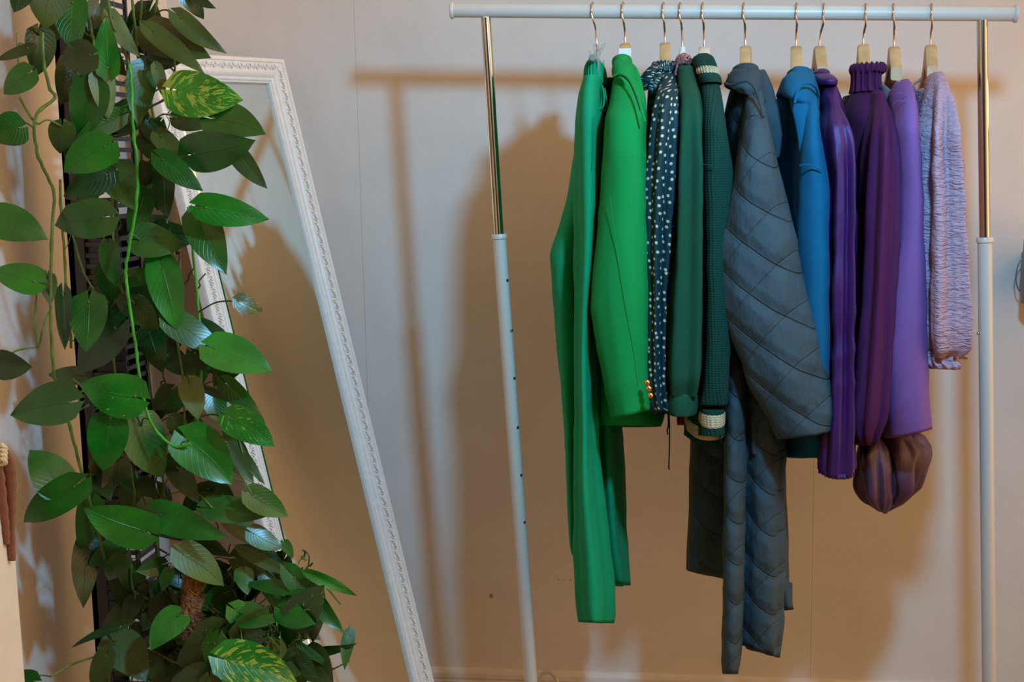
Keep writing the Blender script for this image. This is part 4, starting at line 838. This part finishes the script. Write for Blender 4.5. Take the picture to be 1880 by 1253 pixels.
def build_plant(key, root, leaves, seed, filler_regions, nfill, nroots):
    rnd = random.Random(seed)
    vp = []
    for pts, w, k, lay in VINES[key]:
        p3 = [P(x, y, ydef(x, lay)) for x, y in pts]
        sm = smooth_path(p3, 6); r = w/F_*1.85
        sm = [q+Vector((rnd.uniform(-.0006, .0006), rnd.uniform(-.001, .001), 0)) for q in sm]
        m = MB(); m.tube(sm, [r*(1.25 if (i % 9) == 4 else 1.0) for i in range(len(sm))], n=9)
        m.build('vine', M_STEMG if k == 'g' else M_STEM, root); vp += [(q, to_px(q)) for q in sm]
    for c, bx, by, tx, ty, w, mk, var, lay in leaves:
        s, oy = CT[c]; bx, by, tx, ty, w = bx/s, by/s+oy, tx/s, ty/s+oy, w/s
        yb = ydef((bx+tx)/2, .02+lay); dv = rnd.uniform(-.018, .018)
        b = P(bx, by, yb+dv); t = P(tx, ty, yb-dv-.008)
        b.x = max(b.x, XL+.022); t.x = max(t.x, XL+.018)
        V, F, UV = leaf_geo(b, t, w*1.04, rnd)
        n0 = len(V)
        q = min(vp, key=lambda z: (z[1][0]-bx)**2+(z[1][1]-by-6)**2)
        far = math.hypot(q[1][0]-bx, q[1][1]-by)
        tgt = q[0] if far < 80 else b-(t-b).normalized()*.035+Vector((0, .03, .012))
        pm = petiole_geo(b+(t-b)*.03, tgt)
        V += pm.v; F += [tuple(i+n0 for i in f) for f in pm.f]; UV += [(0, 0)]*len(pm.v)
        V = [Vector((max(v.x, XL+.006), v.y, v.z)) for v in V]
        mi = [0]*(len(F)-len(pm.f))+[1]*len(pm.f)
        o = mesh_obj('leaf', V, F, [L_MAT[mk], M_STEM], root, uvs=UV, midx=mi, attr=[var]*len(V))
    # the crowded small leaves further inside, and the tangle of thin aerial roots
    V = []; F = []; UV = []; MI = []; AT = []
    for _ in range(nfill):
        x0, y0, x1, y1, lay = filler_regions[rnd.randrange(len(filler_regions))]
        x = rnd.uniform(x0, x1); y = rnd.uniform(y0, y1); an = rnd.gauss(1.5, .9); ln = rnd.uniform(45, 85)
        yy = ydef(x, lay+rnd.uniform(-.02, .02)); b = P(x, y, yy); t = P(x+math.cos(an)*ln, y+math.sin(an)*ln, yy-rnd.uniform(-.02, .02))
        v, f, uv = leaf_geo(b, t, ln*rnd.uniform(.55, .8), rnd, NU=7, NV=9); n0 = len(V)
        V += [Vector((max(q.x, XL+.006), q.y, q.z)) for q in v]; F += [tuple(i+n0 for i in g) for g in f]; UV += uv; MI += [rnd.choice((0, 0, 1, 2))]*len(f); AT += [rnd.choice((0, 0, .3, .5))]*len(v)
    if V:
        o = mesh_obj('foliage', V, F, [L_MAT['d'], L_MAT['m'], L_MAT['o']], root, uvs=UV, midx=MI, attr=AT); o['kind'] = 'stuff'
    m = MB()
    for _ in range(nroots):
        x0, y0, x1, y1, lay = filler_regions[rnd.randrange(len(filler_regions))]
        x = rnd.uniform(x0, x1); y = rnd.uniform(y0, y1); yy = ydef(x, lay); pts = []
        dx, dyp = rnd.gauss(0, 14), rnd.uniform(14, 42)*rnd.choice((1, 1, 1, -.4))
        for k in range(4): pts.append(P(x+dx*k/3*1.5+rnd.gauss(0, 5), y+dyp*k/2.2+rnd.gauss(0, 3), yy+rnd.uniform(-.01, .01)))
        m.tube(smooth_path(pts, 3), rnd.choice((.0007, .0009, .0013, .0017)), n=5, m=rnd.choice((0, 1, 1)))
    for v in m.v: v.x = max(v.x, XL+.005)
    o = m.build('aerial_roots', [M_ROOT, M_STEM], root); o['kind'] = 'stuff'
tc = Mat('terracotta', (.55, .21, .035, 1), .6); tc.vary(.12, 30); M_TERRA = tc.done()
so = Mat('dark_soil', (.02, .013, .008, 1), .95); so.vary(.6, 180, detail=4); so.height(so.noise(180, detail=4), 4); M_SOIL = so.done(1, .004)
cx_, cy_ = (TX0+TX1)/2, (TY0+TY1)/2
rootA = empty('hanging_pothos', (cx_, cy_, TZ), 'green pothos with long marbled vines trailing down in front of the black slatted tower', 'plant')
m = MB(); m.lathe((cx_+.02, cy_, TZ), [(0, .0), (.050, 0), (.062, .09), (.066, .092), (.068, .115), (.062, .115), (.060, .10), (0, .098)], 40); m.build('pot', M_TERRA, rootA)
build_plant('a', rootA, LEAVES_A, 11, [(90, 0, 330, 120, -.03), (120, 120, 330, 420, -.03), (130, 420, 380, 760, -.03), (150, 700, 420, 960, -.03), (240, 100, 330, 900, -.05)], 64, 120)
bc = P(465, 1235, -.80); bz = .0
rootB = empty('potted_pothos', (bc.x, bc.y, 0), 'bushy pothos in an orange pot at the foot of the slatted tower', 'plant')
rt = P(465, 1150, -.80).z
m = MB(); m.lathe((bc.x, bc.y, 0), [(0, 0), (.055, 0), (.066, rt-.05), (.072, rt-.048), (.075, rt), (.068, rt), (.066, rt-.03), (0, rt-.025)], 48); m.build('pot', M_TERRA, rootB)
m = MB(); m.lathe((bc.x, bc.y, rt-.026), [(.066, 0), (.05, .006), (.03, .012), (0, .013)], 32); m.build('soil', M_SOIL, rootB)
co = Mat('coconut_fibre', (.30, .15, .055, 1), .95); co.vary(.5, 160, detail=4, stretch=(1, 1, .4)); co.height(co.noise(220, detail=3, stretch=(1, 1, .35)), 6); M_COIR = co.done(1, .004)
pc = P(357, 1052, -.86); pb = P(350, 1165, -.86)
m = MB(); rr_ = random.Random(3)
pp = smooth_path([pc, pc+(pb-pc)*.4, pb, Vector((bc.x-.03, bc.y-.02, rt-.03))], 5); m.tube(pp, [.016+.0035*math.sin(i*1.1) if i else .009 for i in range(len(pp))], n=18)
for k in range(150):
    a = rr_.uniform(0, 6.28); z = rr_.uniform(0, 1); c = pc+(pb-pc)*z; r = .0175
    q = [c+Vector((math.cos(a+s*.35)*(r+.002), math.sin(a+s*.35)*(r+.002), rr_.uniform(-.006, .006)-s*.003)) for s in range(4)]
    m.tube(q, .0006, n=4)
m.build('coir_pole', M_COIR, rootB)
build_plant('b', rootB, LEAVES_B, 23, [(230, 1010, 520, 1200, .0), (300, 1040, 480, 1250, .0), (230, 1120, 560, 1250, .0), (420, 1000, 560, 1240, .0), (370, 1120, 545, 1250, .09), (370, 1150, 520, 1250, .11)], 100, 330)
# ------------------------------------------------------------------ cream cupboard edge and the cloth hung over it, by the left wall
cc = Mat('cream_paint', (.62, .58, .48, 1), .5); cc.vary(.03, 30); M_CREAMP = cc.done()
e0 = P(20, 900, -1.14); ct = P(16, 838, -1.14).z
g = empty('cream_cupboard', (XL+.002+(e0.x-XL)/2, -1.35, 0), 'cream painted cupboard side at the edge beside the plant', 'cupboard')
m = MB(); m.box((XL+.018, -1.55, .0), (e0.x, -1.14, ct-.02)); m.build('body', M_CREAMP, g, smooth=False, bevel=.003)
m = MB(); m.box((XL+.018, -1.56, ct-.02), (e0.x+.004, -1.136, ct)); m.build('top', M_CREAMP, g, smooth=False, bevel=.003)
F_TAN = fabric('tan_cloth', (120, 80, 60), rough=.85, wrinkle=1.5, wsc=30).done(.6, .002)
F_ROPE = fabric('cream_rope', (190, 180, 150), rough=.9, weave=500).done(.8, .002)
g = empty('cloth_bag', P(8, 900, -1.16), 'tan brown cloth tied with cream cord hanging beside the cream cupboard', 'cloth')
V0 = [P(3, 822, -1.165), P(14, 850, -1.168), P(16, 900, -1.166), P(18, 960, -1.162), P(21, 1029, -1.160)]
hw = [.004, .013, .0125, .009, .007]
ribbon('hanging_cloth', V0, hw, .004, F_TAN, g, side=(1, -.2, 0), gather=.06)
ribbon('hanging_cloth', [P(-6, 830, -1.172), P(-3, 880, -1.172), P(6, 950, -1.170), P(14, 1000, -1.168)], [.008, .012, .010, .004], .004, F_TAN, g, side=(1, -.2, 0), gather=.08)
m = MB()
for k in range(4): m.tube(smooth_path([P(-6, 822+k*8, -1.18), P(4, 818+k*8, -1.184), P(10, 826+k*8, -1.178), P(2, 832+k*7, -1.174)], 4), .0035, n=8)
m.build('cord_knot', F_ROPE, g)
# ------------------------------------------------------------------ wall lamp just past the chrome pole
lm = P(1925, 500, -.09); zt_, zb_ = P(1925, 440, -.09).z, P(1925, 560, -.09).z
g = empty('wall_lamp', (lm.x, -.09, lm.z), 'small grey wall lamp with a looped wire at the edge beyond the chrome pole', 'lamp')
M_GREY = Mat('grey_metal', (.20, .18, .165, 1), .4, metal=.4).done()
rx = lm.x-P(1877, 500, -.09).x
m = MB(); m.lathe((lm.x, -.09, zb_), [(rx*.7, 0), (rx, .004), (rx, (zt_-zb_)*.45), (rx*.96, zt_-zb_), (rx*.90, zt_-zb_), (rx*.92, .012), (0, .010)], 40); m.build('shade', M_GREY, g)
m = MB(); m.box((lm.x-.03, -.045, zb_+.02), (lm.x+.03, -.0005, zt_-.03)); m.build('wall_plate', M_GREY, g, bevel=.003)
m = MB(); m.tube(smooth_path([P(1886, 470, -.06), P(1874, 478, -.06), P(1867, 495, -.06), P(1865, 512, -.06), P(1869, 530, -.06), P(1877, 539, -.06), P(1888, 540, -.06)], 5), .0013, n=8); m.build('wire_loop', M_GREY, g)
m = MB(); m.lathe((lm.x, -.09, zt_-.05), [(0, .03), (.010, .027), (.018, .012), (.018, 0), (.010, -.014), (.009, -.03), (0, -.03)], 20)
bm_ = Mat('warm_bulb', (1, .8, .5, 1), .4); bm_.b.inputs['Emission Color'].default_value = (1, .55, .22, 1); bm_.b.inputs['Emission Strength'].default_value = 6; m.build('bulb', bm_.done(), g)
lamp('warm_side_lamp', 'POINT', (lm.x+.10, -.30, P(1925, 170, -.3).z), 1.5, (1, .60, .30), .05)
